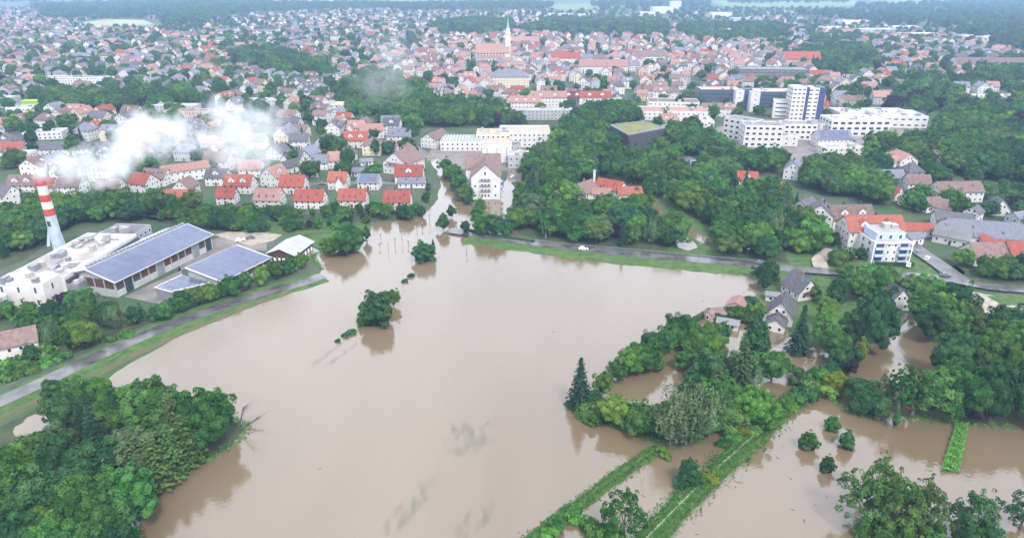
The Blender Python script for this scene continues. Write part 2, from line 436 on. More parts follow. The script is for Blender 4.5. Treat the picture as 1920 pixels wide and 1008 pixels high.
# far fields between the woods
for px, mt in (([(140, 44), (200, 36), (270, 38), (290, 46), (180, 52)], 'field_pale'), ([(180, 50), (330, 44), (330, 52), (230, 56)], 'field_green'),
               ([(1330, 2), (1600, 0), (1640, 8), (1520, 16), (1360, 12)], 'field_green'), ([(1320, 68), (1410, 66), (1420, 76), (1350, 80)], 'field_green'),
               ([(1000, 10), (1180, 4), (1200, 12), (1060, 20)], 'field_green'), ([(1640, 2), (1760, -2), (1800, 6), (1680, 12)], 'field_green'),
               ([(1800, 44), (1860, 42), (1860, 56), (1810, 58)], 'field_green'), ([(1020, 26), (1110, 24), (1110, 29), (1030, 31)], 'field_pale'),
               ([(0, -8), (330, -14), (360, -4), (120, 4)], 'field_dark'), ([(640, -4), (1000, -12), (1040, -2), (760, 5)], 'field_green'), ([(1100, -8), (1500, -12), (1560, -3), (1200, 1)], 'field_green'), ([(1560, -14), (1960, -18), (1960, -6), (1700, -5)], 'field_pale'),
               ([(400, -6), (620, -10), (640, 2), (450, 6)], 'field_pale'), ([(860, 22), (960, 20), (980, 28), (880, 32)], 'field_green')):
    sheet('field', px, 0.05 if mt != 'field_pale' else 0.09, mt)
for px, w in (([(1062, 246), (1062, 222), (1064, 200), (1070, 170)], 9), ([(1690, 100), (1700, 84), (1708, 66)], 12), ([(600, 268), (640, 262), (700, 256), (760, 268), (800, 290)], 6),
              ([(420, 344), (560, 346), (700, 342), (790, 350)], 5), ([(1880, 170), (1850, 185), (1800, 205)], 8)):
    ribbon('street', px, w, 0.06, 'asphalt')
sheet('meadow', [(1205, 376), (1250, 372), (1345, 436), (1352, 478), (1255, 474)], 0.02, 'grass', jag=0.4)
sheet('woodland_floor', [(-60, 830), (60, 770), (190, 722), (300, 745), (400, 772), (462, 800), (430, 838), (330, 895), (250, 950), (205, 1000), (150, 1120), (-100, 1120)], 0.014, 'forest_floor')

# ================================================================== VEGETATION: a few kinds, grown once, then planted one by one
def norm(a): return a / np.maximum(np.linalg.norm(a, axis=-1, keepdims=True), 1e-9)
def cards(c, n, size, aspect=0.6, rng=RNG):
    """A leaf spray (a rhomb) at each centre, facing each normal, turned at random."""
    k = len(c)
    t = norm(np.cross(n, norm(rng.normal(size=(k, 3)))))
    b = np.cross(n, t)
    s = size[:, None]
    return np.stack([c - t * s, c - b * s * aspect, c + t * s, c + b * s * aspect], 1)
def card_mesh(name, quads, tint, material, extra=None):
    """quads (k,4,3) plus optional extra (verts, faces, material) for the wood."""
    k = len(quads)
    v = quads.reshape(-1, 3); nv = len(v)
    me = bpy.data.meshes.new(name)
    ev, ef = (extra if extra else ([], []))
    me.vertices.add(nv + len(ev))
    me.vertices.foreach_set('co', np.concatenate([v.ravel(), np.array(ev, float).ravel()]) if len(ev) else v.ravel())
    lv = np.arange(nv); le = [i + nv for f in ef for i in f]
    me.loops.add(nv + len(le))
    me.loops.foreach_set('vertex_index', np.concatenate([lv, np.array(le, int)]))
    me.polygons.add(k + len(ef))
    starts = list(range(0, nv, 4)); p = nv
    for f in ef: starts.append(p); p += len(f)
    me.polygons.foreach_set('loop_start', starts)
    for mm in (material if isinstance(material, (list, tuple)) else [material]): me.materials.append(M[mm])
    if ef: me.polygons.foreach_set('material_index', [0] * k + [1] * len(ef))
    me.update(calc_edges=True)
    a = me.attributes.new('tint', 'FLOAT', 'POINT')
    a.data.foreach_set('value', np.concatenate([np.repeat(tint, 4), np.zeros(len(ev))]))
    return me
def crown_lobes(rng, n, rx, rz, cz, lobe, flat=0.0, shape='round'):
    """Lobe centres spread through the crown's shell, uneven in reach."""
    d = norm(rng.normal(size=(n * 3, 3))); d = d[d[:, 2] > -0.55][:n]
    if shape == 'round':
        reach = rng.uniform(0.5, 0.9, len(d)) * (1 + 0.17 * np.sin(3 * np.arctan2(d[:, 1], d[:, 0]) + rng.uniform(0, 6)) + 0.12 * np.sin(5 * np.arctan2(d[:, 1], d[:, 0]) + 4 * d[:, 2] + rng.uniform(0, 6)))
    else:
        reach = rng.uniform(0.35, 0.9, len(d))
    c = d * reach[:, None] * np.array([rx, rx, rz]) + np.array([0, 0, cz])
    r = lobe * rng.uniform(0.7, 1.35, len(d)) * (1.15 - 0.35 * (c[:, 2] - cz) / rz)
    return c, r
def broadleaf(seed, h=12.0, w=11.0, n=46, per=80, leaf=0.34, trunk=0.16, low=0.12, lobe=0.27, core=True):
    rng = np.random.default_rng(seed)
    cz = h * (low + (1 - low) / 2); rz = h * (1 - low) / 2; rx = w / 2
    c, r = crown_lobes(rng, n, rx, rz, cz, lobe * rx)
    quads, tint = [], []
    for ci, ri in zip(c, r):
        k = max(10, int(per * (ri / (lobe * rx)) ** 2))
        d = norm(rng.normal(size=(k * 2, 3)) + norm(ci - np.array([0, 0, cz - rz * .4])) * 0.9)[:k]
        pos = ci + d * (ri * rng.uniform(0.72, 1.12, (len(d), 1))) * np.array([1, 1, 0.85])
        nn = norm(d + np.array([0, 0, 0.45]) + rng.normal(size=d.shape) * 0.30)
        quads.append(cards(pos, nn, leaf * rng.uniform(0.7, 1.5, len(d)), rng.uniform(0.5, 0.8), rng))
        tint.append(np.clip(rng.uniform(0.1, 0.85) + rng.normal(size=len(d)) * 0.22, 0, 1))
    if core:                                    # inner leaf sprays closing the crown; their dark tint paints shade in its gaps
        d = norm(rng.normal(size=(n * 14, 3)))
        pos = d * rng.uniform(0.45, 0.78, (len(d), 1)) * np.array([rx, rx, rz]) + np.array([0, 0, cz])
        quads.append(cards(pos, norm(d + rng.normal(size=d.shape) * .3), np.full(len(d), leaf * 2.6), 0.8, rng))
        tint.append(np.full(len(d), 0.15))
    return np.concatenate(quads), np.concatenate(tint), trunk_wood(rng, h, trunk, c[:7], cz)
def trunk_wood(rng, h, r, tips, cz, lean=0.0):
    mb = MB(); top = Vector((lean, 0, cz))
    mb.tube((0, 0, -0.4), (lean * .4, 0, cz * 0.55), r * h * 0.12 + .1, r * h * 0.075 + .06, 7)
    mb.tube((lean * .4, 0, cz * 0.55), top, r * h * 0.075 + .06, r * h * 0.03 + .03, 6)
    for t in tips:
        mb.tube((lean * .4, 0, cz * rng.uniform(0.45, 0.75)), Vector(t), r * h * 0.035 + .04, 0.03, 5)
    return mb
def conifer(seed, h=16.0, w=7.0, whorl=0.55, needle=0.42, droop=0.35, power=0.9):
    rng = np.random.default_rng(seed); quads, tint = [], []
    z = h * 0.05
    while z < h * 0.99:
        f = 1 - z / h; R = w / 2 * (f ** power) * rng.uniform(0.85, 1.12) + 0.12
        nb = max(5, int(13 * f + 4)); a0 = rng.uniform(0, 6.28)
        for b in range(nb):
            a = a0 + 6.283 * b / nb + rng.normal() * 0.18; L = R * rng.uniform(0.7, 1.15)
            m = max(2, int(L / 0.42)); s = (np.arange(m) + rng.uniform(0.2, 1, m)) / m
            pos = np.stack([np.cos(a) * L * s, np.sin(a) * L * s, z - droop * L * s ** 1.4 + rng.normal(size=m) * .08], 1)
            nn = norm(np.stack([np.cos(a) * np.full(m, .45), np.sin(a) * np.full(m, .45), np.full(m, 1.0)], 1) + rng.normal(size=(m, 3)) * .3)
            quads.append(cards(pos, nn, needle * rng.uniform(.7, 1.4, m), 0.6, rng)); tint.append(np.clip(rng.uniform(.1, .7) + rng.normal(size=m) * .15 + 0 * s, 0, 1))
        z += whorl * rng.uniform(.75, 1.25) * (0.5 + 0.5 * f)
    mb = MB(); mb.tube((0, 0, -.4), (0, 0, h * .97), h * .016 + .06, .03, 7)
    return np.concatenate(quads), np.concatenate(tint), mb
def weeping(seed, h=18.0, w=14.0, strands=150, leaf=0.30):
    """Arching limbs with hanging curtains of twigs."""
    rng = np.random.default_rng(seed); quads, tint = [], []; limbs = []
    for i in range(46):
        a = rng.uniform(0, 6.283); tilt = rng.uniform(0.15, 1.0); L = h * rng.uniform(.6, 1.0)
        s = np.linspace(0.2, 1, 12)
        x = np.cos(a) * w / 2 * tilt * s ** 1.3; y = np.sin(a) * w / 2 * tilt * s ** 1.3; z = L * (s - 0.25 * tilt * s ** 3)
        limbs.append((x[-1], y[-1], z[-1]))
        tn = rng.uniform(.1, .9)
        for j in range(3, 12):
            for q in range(2):
                m = int(rng.integers(6, 15)); o = rng.normal(size=3) * 0.7
                t = np.arange(m) * 0.34
                pos = np.stack([x[j] + o[0] + np.cos(a) * t * .15, y[j] + o[1] + np.sin(a) * t * .15, z[j] - t + .3], 1) + rng.normal(size=(m, 3)) * .16
                pos = pos[pos[:, 2] > 0.2]; m = len(pos)
                if not m: continue
                nn = norm(np.stack([np.full(m, np.cos(a)), np.full(m, np.sin(a)), np.full(m, .55)], 1) + rng.normal(size=(m, 3)) * .45)
                quads.append(cards(pos, nn, leaf * rng.uniform(.7, 1.5, m), .5, rng)); tint.append(np.clip(tn + rng.normal(size=m) * .2, 0, 1))
    return np.concatenate(quads), np.concatenate(tint), trunk_wood(rng, h, 0.15, limbs[:8], h * .55)
def columnar(seed, h=22.0, w=5.0):
    q, t, wd = broadleaf(seed, h, w, n=60, per=46, leaf=0.36, low=0.04, lobe=0.42)
    f = np.clip(q[:, :, 2] / h, 0, 1); k = np.clip(1.18 - f ** 2.2, .2, 1.1)
    q[:, :, 0] *= k; q[:, :, 1] *= k
    return q, t, wd
def open_tree(seed, h=15.0, w=12.0, n=30, taper=.55):
    """Feathery crown, broad near the water and narrowing upward, with gaps between the sprays."""
    q, t, wd = broadleaf(seed, h, w * 1.08, n=n, per=44, leaf=0.24, low=-0.04, lobe=0.125, core=False, trunk=0.17)
    rng = np.random.default_rng(seed + 7); f = np.clip(q[:, :, 2].mean(1, keepdims=True) / h, 0, 1); k = 1.15 - taper * f
    q[:, :, 0] *= k; q[:, :, 1] *= k
    keep = q[:, :, 2].mean(1) > .15
    return q[keep], t[keep], wd
def bush(seed, h=3.0, w=4.0):
    rng = np.random.default_rng(seed)
    q, t, _ = broadleaf(seed, h, w, n=16, per=58, leaf=0.24, low=-0.25, lobe=0.40)
    keep = q[:, :, 2].mean(1) > 0.02
    return q[keep], t[keep], None

PROTO = {}
def proto(key, data, h, material, bark='bark'):
    q, t, wood = data
    PROTO[key] = dict(crown=card_mesh('crown', q, t, material), trunk=wood.mesh('trunk', bark) if wood else None, h=h, raw=(q, t, wood), mat=material, bark=bark)
for i in range(5): proto('round%d' % i, broadleaf(20 + i, 12, 10.5 + i * .6, n=54 + 6 * i, low=0.0, lobe=.225, leaf=.27, per=112), 12, 'leaf_green')
for i in range(2): proto('big%d' % i, broadleaf(40 + i, 18, 18, n=135, per=135, leaf=0.30, low=0.0, lobe=0.155), 18, 'leaf_green')
for i in range(2): proto('tall%d' % i, broadleaf(50 + i, 16, 10, n=70, lobe=0.26, low=0.02, leaf=.27, per=105), 16, 'leaf_green')
for i in range(2): proto('spruce%d' % i, conifer(60 + i, 16, 7.5), 16, 'needle_dark')
proto('thuja0', conifer(64, 13, 6.0, whorl=.42, needle=.40, droop=-0.35, power=.6), 13, 'needle_brown')
proto('pine0', conifer(65, 18, 8.5, whorl=.8, needle=.5, droop=.15, power=.65), 18, 'needle_brown')
proto('poplar0', columnar(70), 22, 'leaf_deep')
proto('willow0', weeping(80), 18, 'leaf_grey', 'bark_pale')
for i in range(2): proto('open%d' % i, open_tree(90 + i, n=98 + 16 * i), 15, 'leaf_green')
proto('birch0', open_tree(95, 17, 8, 120, .4), 17, 'leaf_green', 'bark_pale')
def dome(seed, h, w, n, per, leaf, lobe):
    q, t, wd = broadleaf(seed, h, w, n=n, per=per, leaf=leaf, low=-0.22, lobe=lobe)
    keep = q[:, :, 2].mean(1) > .05
    return q[keep], t[keep], wd
proto('dome0', dome(111, 12, 11, 80, 100, .27, .2), 12, 'leaf_deep')
proto('dome1', dome(112, 5, 4.2, 46, 60, .17, .24), 5, 'leaf_deep')
for i in range(3): proto('bush%d' % i, bush(100 + i, 3.0, 3.6 + .6 * i), 3, 'leaf_green')
WORD = dict(dome='broadleaf_tree', round='broadleaf_tree', big='broadleaf_tree', tall='broadleaf_tree', open='broadleaf_tree', spruce='spruce_tree', thuja='cypress_tree', pine='pine_tree', poplar='poplar_tree',
            willow='willow_tree', birch='birch_tree', bush='shrub')
ADJ = dict(dome='dense low-branched', round='round-crowned', big='large spreading', tall='tall full-crowned', open='loose airy', spruce='dark conical', thuja='dense upright', pine='brownish shaggy', poplar='slender columnar', willow='grey-green drooping', birch='light-crowned', bush='low')
TINT = dict(leaf_green='green', leaf_fresh='fresh green', leaf_deep='deep green', leaf_olive='olive', leaf_grey='grey-green', leaf_yellow='yellow-green', leaf_copper='purple-leaved', needle_dark='dark', needle_brown='brownish')
NOUN = dict(broadleaf_tree='tree', spruce_tree='spruce', cypress_tree='cypress', pine_tree='pine', poplar_tree='poplar', willow_tree='willow', birch_tree='birch', shrub='shrub')
N_TREE = [0]
def plant(key, x, y, h, material=None, wide=1.0, where=None, z=0.0, label=None):
    p = PROTO[key]; s = h / p['h']; kind = key.rstrip('0123456789')
    material = material or p['mat']; name = WORD[kind]
    a = random.uniform(0, 6.283); sc = (s * wide * random.uniform(.86, 1.14), s * wide * random.uniform(.86, 1.14), s)
    words = ADJ[kind].split() + ([] if TINT[material] in ADJ[kind] else [TINT[material]])
    desc = ' '.join(words + [NOUN[name]])
    N_TREE[0] += 1
    if p['trunk'] is None:
        o = place(name, p['crown'], None, (x, y, z), a, sc, material=material); tag(o, desc, 'shrub', where, label)
        return o
    r = thing(name, (x, y, z), a, desc, NOUN[name] if name != 'broadleaf_tree' else 'tree', where, label, sc)
    place('trunk', p['trunk'], r)
    place('crown', p['crown'], r, material=material)
    return r
FAR = []                                     # (x, y, scale, rot, prototype) for the tree mass nobody could count

# ================================================================== BUILDINGS
def xf_at(x, y, rz, z=0.0): return Matrix.Translation((x, y, z)) @ Matrix.Rotation(rz, 4, 'Z')
ID = Matrix.Identity(4)
def wall_geo(mb, L, D, h, r, hip=0.0, mi=0, xf=ID):
    """Walls with gable ends; the ridge runs along local X."""
    a, b = L / 2, D / 2
    q = [(-a, -b), (a, -b), (a, b), (-a, b)]
    T = lambda x, y, z: tuple(xf @ Vector((x, y, z)))
    for i in range(4):
        (x0, y0), (x1, y1) = q[i], q[(i + 1) % 4]
        pts = [T(x0, y0, -.3), T(x1, y1, -.3), T(x1, y1, h), T(x0, y0, h)]
        if i in (1, 3) and r and not hip: pts.insert(3, T((x0 + x1) / 2, 0, h + r))
        mb.face(pts, mi)
def roof_geo(mb, L, D, h, r, hip=0.0, o=0.5, t=0.22, mi=0, xf=ID):
    a, b = L / 2 + o * .8, D / 2 + o
    e = h - r * o / (D / 2)
    T = lambda x, y, z: tuple(xf @ Vector((x, y, z)))
    ri = hip * b
    top = [(-a, -b, e + t), (a, -b, e + t), (a, b, e + t), (-a, b, e + t)]
    R0, R1 = (-a + ri, 0, h + r + t), (a - ri, 0, h + r + t)
    S = lambda f, m: mb.face([T(*p) for p in f], m)
    S([top[0], top[1], R1, R0], mi); S([top[2], top[3], R0, R1], mi)
    if hip: S([top[1], top[2], R1], mi); S([top[3], top[0], R0], mi)
    dn = lambda p: (p[0], p[1], p[2] - t)
    for p, q in ((top[0], top[1]), (top[2], top[3])): S([dn(p), dn(q), q, p], mi)
    if hip:
        for p, q in ((top[1], top[2]), (top[3], top[0])): S([dn(p), dn(q), q, p], mi)
    else:
        S([dn(top[1]), dn(R1), R1, top[1]], mi); S([dn(R1), dn(top[2]), top[2], R1], mi)
        S([dn(top[3]), dn(R0), R0, top[3]], mi); S([dn(R0), dn(top[0]), top[0], R0], mi)
        S([dn(top[1]), dn(top[0]), dn(R0), dn(R1)], mi); S([dn(top[3]), dn(top[2]), dn(R1), dn(R0)], mi)
def window_geo(mb, w, h, xf, frame=0, glass=1):
    """Frame standing proud of the wall, the pane set back in it; faces local -Y."""
    f = 0.10
    mb.box(-w / 2, w / 2, -.07, 0, -h / 2, h / 2, frame, xf, True)
    k = len(mb.f)
    mb.face([tuple(xf @ Vector(p)) for p in ((-w / 2 + f, -.075, -h / 2 + f), (w / 2 - f, -.075, -h / 2 + f), (w / 2 - f, -.075, h / 2 - f), (-w / 2 + f, -.075, h / 2 - f))], glass)
WIN = {}
def window_mesh(w, h, mats=('paint_white', 'glass_dark')):
    k = (round(w, 2), round(h, 2), mats)
    if k not in WIN:
        mb = MB(); window_geo(mb, w, h, ID); WIN[k] = mb.mesh('window', list(mats))
    return WIN[k]
def sides(L, D): return [(0.0, Vector((0, -D / 2, 0)), L), (math.pi / 2, Vector((L / 2, 0, 0)), D), (math.pi, Vector((0, D / 2, 0)), L), (-math.pi / 2, Vector((-L / 2, 0, 0)), D)]
def seen(x, y, rz, a, off):
    n = Matrix.Rotation(rz + a, 3, 'Z') @ Vector((0, -1, 0))
    p = Matrix.Rotation(rz, 3, 'Z') @ off + Vector((x, y, 0))
    return n.dot(Vector((0, 0, 0)) - p) > -4
def add_windows(root, x, y, rz, L, D, h, z0=0.0, near=True, ww=1.15, wh=1.35, pitch=3.0, storey=2.8, gable=0.0, first=0, mats=('paint_white', 'glass_dark'), only=None, name='window'):
    st = max(1, int(round(h / storey))); mbs = MB()
    for si, (a, off, ln) in enumerate(sides(L, D)):
        if only is not None and si not in only: continue
        if not seen(x, y, rz, a, off): continue
        cols = max(1, int(ln / pitch)); R = Matrix.Rotation(a, 4, 'Z')
        spots = [((c + .5) / cols * ln - ln / 2, (s + .52) * h / st) for s in range(first, st) for c in range(cols)]
        if gable > 2.4 and a in (math.pi / 2, -math.pi / 2): spots += [(-1.1, h + gable * .32), (1.1, h + gable * .32)]
        for sx, sz in spots:
            loc = off + (R @ Vector((sx, 0, 0))) + Vector((0, 0, z0 + sz))
            if near: place(name, window_mesh(ww, wh, mats), root, loc, a)
            else: window_geo(mbs, ww, wh, Matrix.Translation(loc) @ R)
    if mbs.f: mbs.build('windows', list(mats), root, kind='stuff')
WALLW = dict(wall_white='white', wall_cream='cream', wall_grey='grey', wall_pink='pale pink', wall_blue='pale blue', timber='timber')
ROOFW = dict(roof_red='red', roof_orange='orange-red', roof_pink='faded pink', roof_brown='brown', roof_dark='dark grey', roof_slate='slate-grey', roof_flat_pale='pale flat', roof_flat_grey='grey flat',
             solar='blue-grey panelled', roof_beige='beige', roof_white='white', copper_roof='green')
HOUSES = []                                  # (x, y, radius) of everything built, so that later things keep clear
def clear_of(x, y, r):
    for hx, hy, hr in HOUSES:
        if (hx - x) ** 2 + (hy - y) ** 2 < (hr + r) ** 2: return False
    return True
def house(x, y, rz, L, D, h, r, roof='roof_red', wall='wall_white', near=True, hip=0.0, chim=1, dorm=0, sky=0, o=0.5, group='town houses', label=None, name='house', solar=False, balcony=False, extra='', wing=0):
    kind = 'hipped' if hip else 'gabled'
    d = '%s %s with %s roof' % (WALLW[wall], name.replace('_', ' '), ROOFW[roof]) + extra
    root = thing(name, (x, y, 0), rz, d, 'house' if name.endswith('house') else 'building', group, label)
    mb = MB(); wall_geo(mb, L, D, h, r, hip); mb.build('wall', wall, root)
    mb = MB(); roof_geo(mb, L, D, h, r, hip, o); ro = mb.build('roof', roof, root)
    if wing:
        wx = wing_at(L, D, wing)
        mb = MB(); wall_geo(mb, wx[1], wx[2], h * .9, r * .72, xf=wx[0]); mb.build('wing_wall', wall, root)
        mb = MB(); roof_geo(mb, wx[1], wx[2], h * .9, r * .72, o=.4, t=.18, xf=wx[0]); mb.build('wing_roof', roof, root)
    slope = math.atan2(r, D / 2); fs = -1 if seen(x, y, rz, 0, Vector((0, -D / 2, 0))) else 1
    for c in range(chim):
        mb = MB(); cx = (c - (chim - 1) / 2) * L * .4 + L * .08; cy = D * .10 * -fs
        mb.box(cx - .4, cx + .4, cy - .4, cy + .4, h + r * .55, h + r + 1.1); mb.box(cx - .3, cx + .3, cy - .3, cy + .3, h + r + 1.1, h + r + 1.25)
        mb.build('chimney', 'dark_metal' if random.random() < .6 else 'roof_pink', ro)
    for c in range(dorm):
        cx = ((c + .5) / dorm - .5) * L * .86; w = min(1.7, L / dorm * .32); yb = fs * D * .36; yt = fs * D * .08
        z0, z1 = h + r * .2, h + r * .62
        mb = MB()
        for sx in (-w, w): mb.face([(cx + sx, yb, z0), (cx + sx, yt, z1), (cx + sx, yb, z1)], 0)
        mb.face([(cx - w, yb, z0), (cx + w, yb, z0), (cx + w, yb, z1), (cx, yb, z1 + w * .75), (cx - w, yb, z1)], 0)
        mb.build('dormer', wall, ro)
        mb = MB(); e = .25
        for s in (-1, 1): mb.face([(cx + s * (w + e), yb + fs * .3, z1 - e * .75), (cx, yb + fs * .3, z1 + w * .75 + .12), (cx, yt * .1, z1 + w * .75 + .12), (cx + s * (w + e), yt * .2, z1 - e * .75)], 0)
        mb.build('dormer_roof', roof, ro)
        if near: place('dormer_window', window_mesh(1.1, 1.1), ro, (cx, yb, (z0 + z1) / 2 + .15), 0 if fs < 0 else math.pi)
    for c in range(sky):
        cx = ((c + .5) / sky - .5) * L * .8 + random.uniform(-.4, .4); f = random.choice((.3, .55)); yy = fs * D / 2 * (1 - f); zz = h + r * f + .27
        xf = Matrix.Translation((cx, yy, zz)) @ Matrix.Rotation(slope * (1 if fs < 0 else -1), 4, 'X')
        mb = MB(); mb.box(-.5, .5, -.7, .7, -.1, .08, 0, xf); mb.build('skylight', 'glass_dark', ro)
    if solar:
        n = int(L / 1.15) - 1; rows = max(1, int(math.hypot(r, D / 2) / 1.9)); mb = MB()
        for i in range(n):
            for j in range(rows):
                f = (j + .5) / rows; xf = Matrix.Translation(((i - (n - 1) / 2) * 1.1, fs * D / 2 * (1 - f), h + r * f + .33)) @ Matrix.Rotation(slope * (1 if fs < 0 else -1), 4, 'X')
                mb.box(-.52, .52, -.82, .82, -.05, .03, 0, xf)
        mb.build('solar_panels', 'solar', ro, kind='stuff')
    add_windows(root, x, y, rz, L, D, h, near=near, gable=0 if hip else r)
    if near:
        for a, off, ln in sides(L, D)[:2]:
            if seen(x, y, rz, a, off):
                R = Matrix.Rotation(a, 4, 'Z'); place('door', window_mesh(1.1, 2.2, ('timber', 'timber')), root, off + (R @ Vector((0, -.03, 1.1))), a); break
    if balcony:
        for a, off, ln in sides(L, D)[1:4:2]:
            if seen(x, y, rz, a, off):
                xf = Matrix.Translation(off) @ Matrix.Rotation(a, 4, 'Z'); mb = MB()
                mb.box(-ln * .3, ln * .3, -1.4, .0, h - .35, h - .15, 0, xf, True)
                for q in range(9): mb.box(-ln * .3 + q * ln * .6 / 8 - .05, -ln * .3 + q * ln * .6 / 8 + .05, -1.4, -1.3, h - .15, h + .8, 0, xf)
                mb.box(-ln * .3, ln * .3, -1.42, -1.28, h + .8, h + .9, 0, xf); mb.build('balcony', 'timber', root)
    HOUSES.append((x, y, max(L, D) / 2))
    return root
def wing_at(L, D, wing):
    s = 1 if wing > 0 else -1; ln = D * .55 + 3.0
    return Matrix.Translation((L * .22 * s, -D / 2 - 3.0 + ln / 2 if abs(wing) == 1 else D / 2 + 3.0 - ln / 2, 0)) @ Matrix.Rotation(math.pi / 2, 4, 'Z'), ln, min(6.5, L * .42)
def hpx(u, v, L, D, h, r, rot=0.0, **k):
    """A house by the pixel of the middle of its ridge."""
    p = P(u, v, h + r)
    return house(p.x, p.y, math.radians(rot), L, D, h, r, **k)
def block(name, x, y, rz, L, D, h, wall='wall_white', roof='roof_flat_grey', near=False, z0=0.0, root=None, desc=None, group=None, label=None, cat='building', win=True, parapet=.5, kit=3, pitch=3.2, storey=3.0, ww=1.5, wh=1.4, mats=('paint_white', 'glass_dark'), only=None):
    """A flat-roofed block with parapet, roof deck and plant boxes; under root it becomes parts of that building."""
    own = root is None
    if own: root = thing(name, (x, y, 0), rz, desc or '%s flat-roofed building with %s roof' % (WALLW.get(wall, 'dark'), ROOFW.get(roof, 'flat')), cat, group, label); lx = ly = lr = 0.0
    else:
        inv = Matrix.Rotation(-root.rotation_euler.z, 3, 'Z') @ (Vector((x, y, 0)) - Vector((root.location.x, root.location.y, 0))); lx, ly, lr = inv.x, inv.y, rz - root.rotation_euler.z
    xf = xf_at(lx, ly, lr, z0); a, b, t = L / 2, D / 2, .3
    mb = MB(); mb.box(-a, a, -b, b, -.3 if z0 == 0 else 0, h - .25, 0, xf)
    for x0, x1, y0, y1 in ((-a, a, -b, -b + t), (-a, a, b - t, b), (-a, -a + t, -b + t, b - t), (a - t, a, -b + t, b - t)): mb.box(x0, x1, y0, y1, h - .25, h + parapet, 0, xf)
    mb.build('wall', wall, root)
    mb = MB(); mb.box(-a + t + .01, a - t - .01, -b + t + .01, b - t - .01, h - .25, h - .05, 0, xf); ro = mb.build('roof', roof, root)
    rnd = random.Random(int(abs(x * 7 + y * 3)))
    for k in range(kit):
        w, dd, hh = rnd.uniform(1.2, 3.4), rnd.uniform(1.2, 3), rnd.uniform(.9, 2.2); cx, cy = rnd.uniform(-a * .8, a * .8), rnd.uniform(-b * .7, b * .7)
        mb = MB(); mb.box(cx - w / 2, cx + w / 2, cy - dd / 2, cy + dd / 2, h - .05, h + hh, 0, xf); mb.box(cx - w / 2 - .1, cx + w / 2 + .1, cy - dd / 2 - .1, cy + dd / 2 + .1, h + hh, h + hh + .12, 0, xf)
        mb.build('roof_vent', rnd.choice(('metal_grey', 'metal_pale', 'concrete')), ro)
    if win:
        e = place('window_grid', None, root, (lx, ly, z0), lr) if False else None
        st = max(1, int(round(h / storey))); mbs = MB()
        for si, (an, off, ln) in enumerate(sides(L, D)):
            if only is not None and si not in only: continue
            if not seen(x, y, rz, an, off): continue
            cols = max(1, int(ln / pitch)); R = Matrix.Rotation(an, 4, 'Z')
            for s in range(st):
                for c in range(cols):
                    l2 = off + (R @ Vector(((c + .5) / cols * ln - ln / 2, 0, 0))) + Vector((0, 0, (s + .52) * h / st))
                    if near: place('window', window_mesh(ww, wh, mats), root, xf @ l2, an + lr)
                    else: window_geo(mbs, ww, wh, xf @ Matrix.Translation(l2) @ R)
        if mbs.f: mbs.build('windows', list(mats), root, kind='stuff')
    HOUSES.append((x, y, max(L, D) / 2))
    return root
def frame2(u0, v0, u1, v1, z=0.0):
    """Base line of a front wall given by its two ends: middle, heading, length."""
    a, b = P(u0, v0, z), P(u1, v1, z)
    d = b - a
    return (a + b) / 2, math.atan2(d.y, d.x), d.length
def back(mid, rz, dist): return mid + Matrix.Rotation(rz, 3, 'Z') @ Vector((0, dist, 0))

# ------------------------------------------------------------------ the plant by the left road
m0, rzh, Lh = frame2(211, 528, 399, 437, 7.0)                   # front eave of the long hall
Dh, hh, rh = 26.0, 6.6, 3.4
c = back(m0, rzh, Dh / 2 - .6)
hall = thing('storage_hall', (c.x, c.y, 0), rzh, None, 'hall', 'sheds of the plant', 'long timber-panelled hall with solar roof beside the white plant building')
Lw, Dw = Lh - 2.0, Dh - 2.4
mb = MB(); wall_geo(mb, Lw - .3, Dw - .3, hh, rh * .9); mb.build('wall', 'concrete', hall)
mb = MB(); roof_geo(mb, Lw, Dw, hh, rh, o=1.2, t=.3); ro = mb.build('roof', 'metal_pale', hall)
sl = math.atan2(rh, Dw / 2)
mb = MB()
nx, ny = int((Lw + 1.2) / 1.72), 9
for i in range(nx):
    for j in range(ny):
        f = (j + .5) / ny * 1.07 - .085
        xf = Matrix.Translation(((i - (nx - 1) / 2) * 1.72, -(Dw / 2) * (1 - f), hh + rh * f + .36)) @ Matrix.Rotation(sl, 4, 'X')
        mb.box(-.84, .84, -.72, .72, -.02, .06, 0, xf)
mb.build('solar_panels', 'solar', ro, kind='stuff')
def bay_wall(root, a, off, ln, n, h, dark_every=None, grey_at=(), skip=()):
    """A concrete plinth, timber panels over it and a pale post between bays."""
    xf0 = Matrix.Translation(off) @ Matrix.Rotation(a, 4, 'Z'); w = ln / n
    for i in range(n + 1):
        mb = MB(); x = i * w - ln / 2; mb.box(x - .2, x + .2, -.32, .0, 0, h + .05, 0, xf0); mb.build('post', 'concrete', root)
    for i in range(n):
        x = (i + .5) * w - ln / 2; mb = MB()
        if i in skip: mb.box(x - w / 2 + .2, x + w / 2 - .2, -.06, 0, 0, h - .2, 0, xf0); mb.build('gateway', 'glass_dark', root); continue
        if i in grey_at: mb.box(x - w / 2 + .2, x + w / 2 - .2, -.14, 0, 0, h - .3, 0, xf0); mb.build('gate', 'metal_grey', root); continue
        mb.box(x - w / 2 + .2, x + w / 2 - .2, -.12, 0, h * .46, h - .25, 0, xf0); p = mb.build('panel', 'timber', root)
        mb = MB(); mb.box(x - w / 2 + .2, x + w / 2 - .2, -.22, 0, 0, h * .44, 0, xf0); mb.build('plinth', 'metal_pale', root)
bay_wall(hall, 0, Vector((0, -Dw / 2 + .15, 0)), Lw - .3, 13, hh - .9, grey_at=(5, 10), skip=(1, 12))
bay_wall(hall, -math.pi / 2, Vector((-Lw / 2 + .15, 0, 0)), Dw - .3, 5, hh + .3)
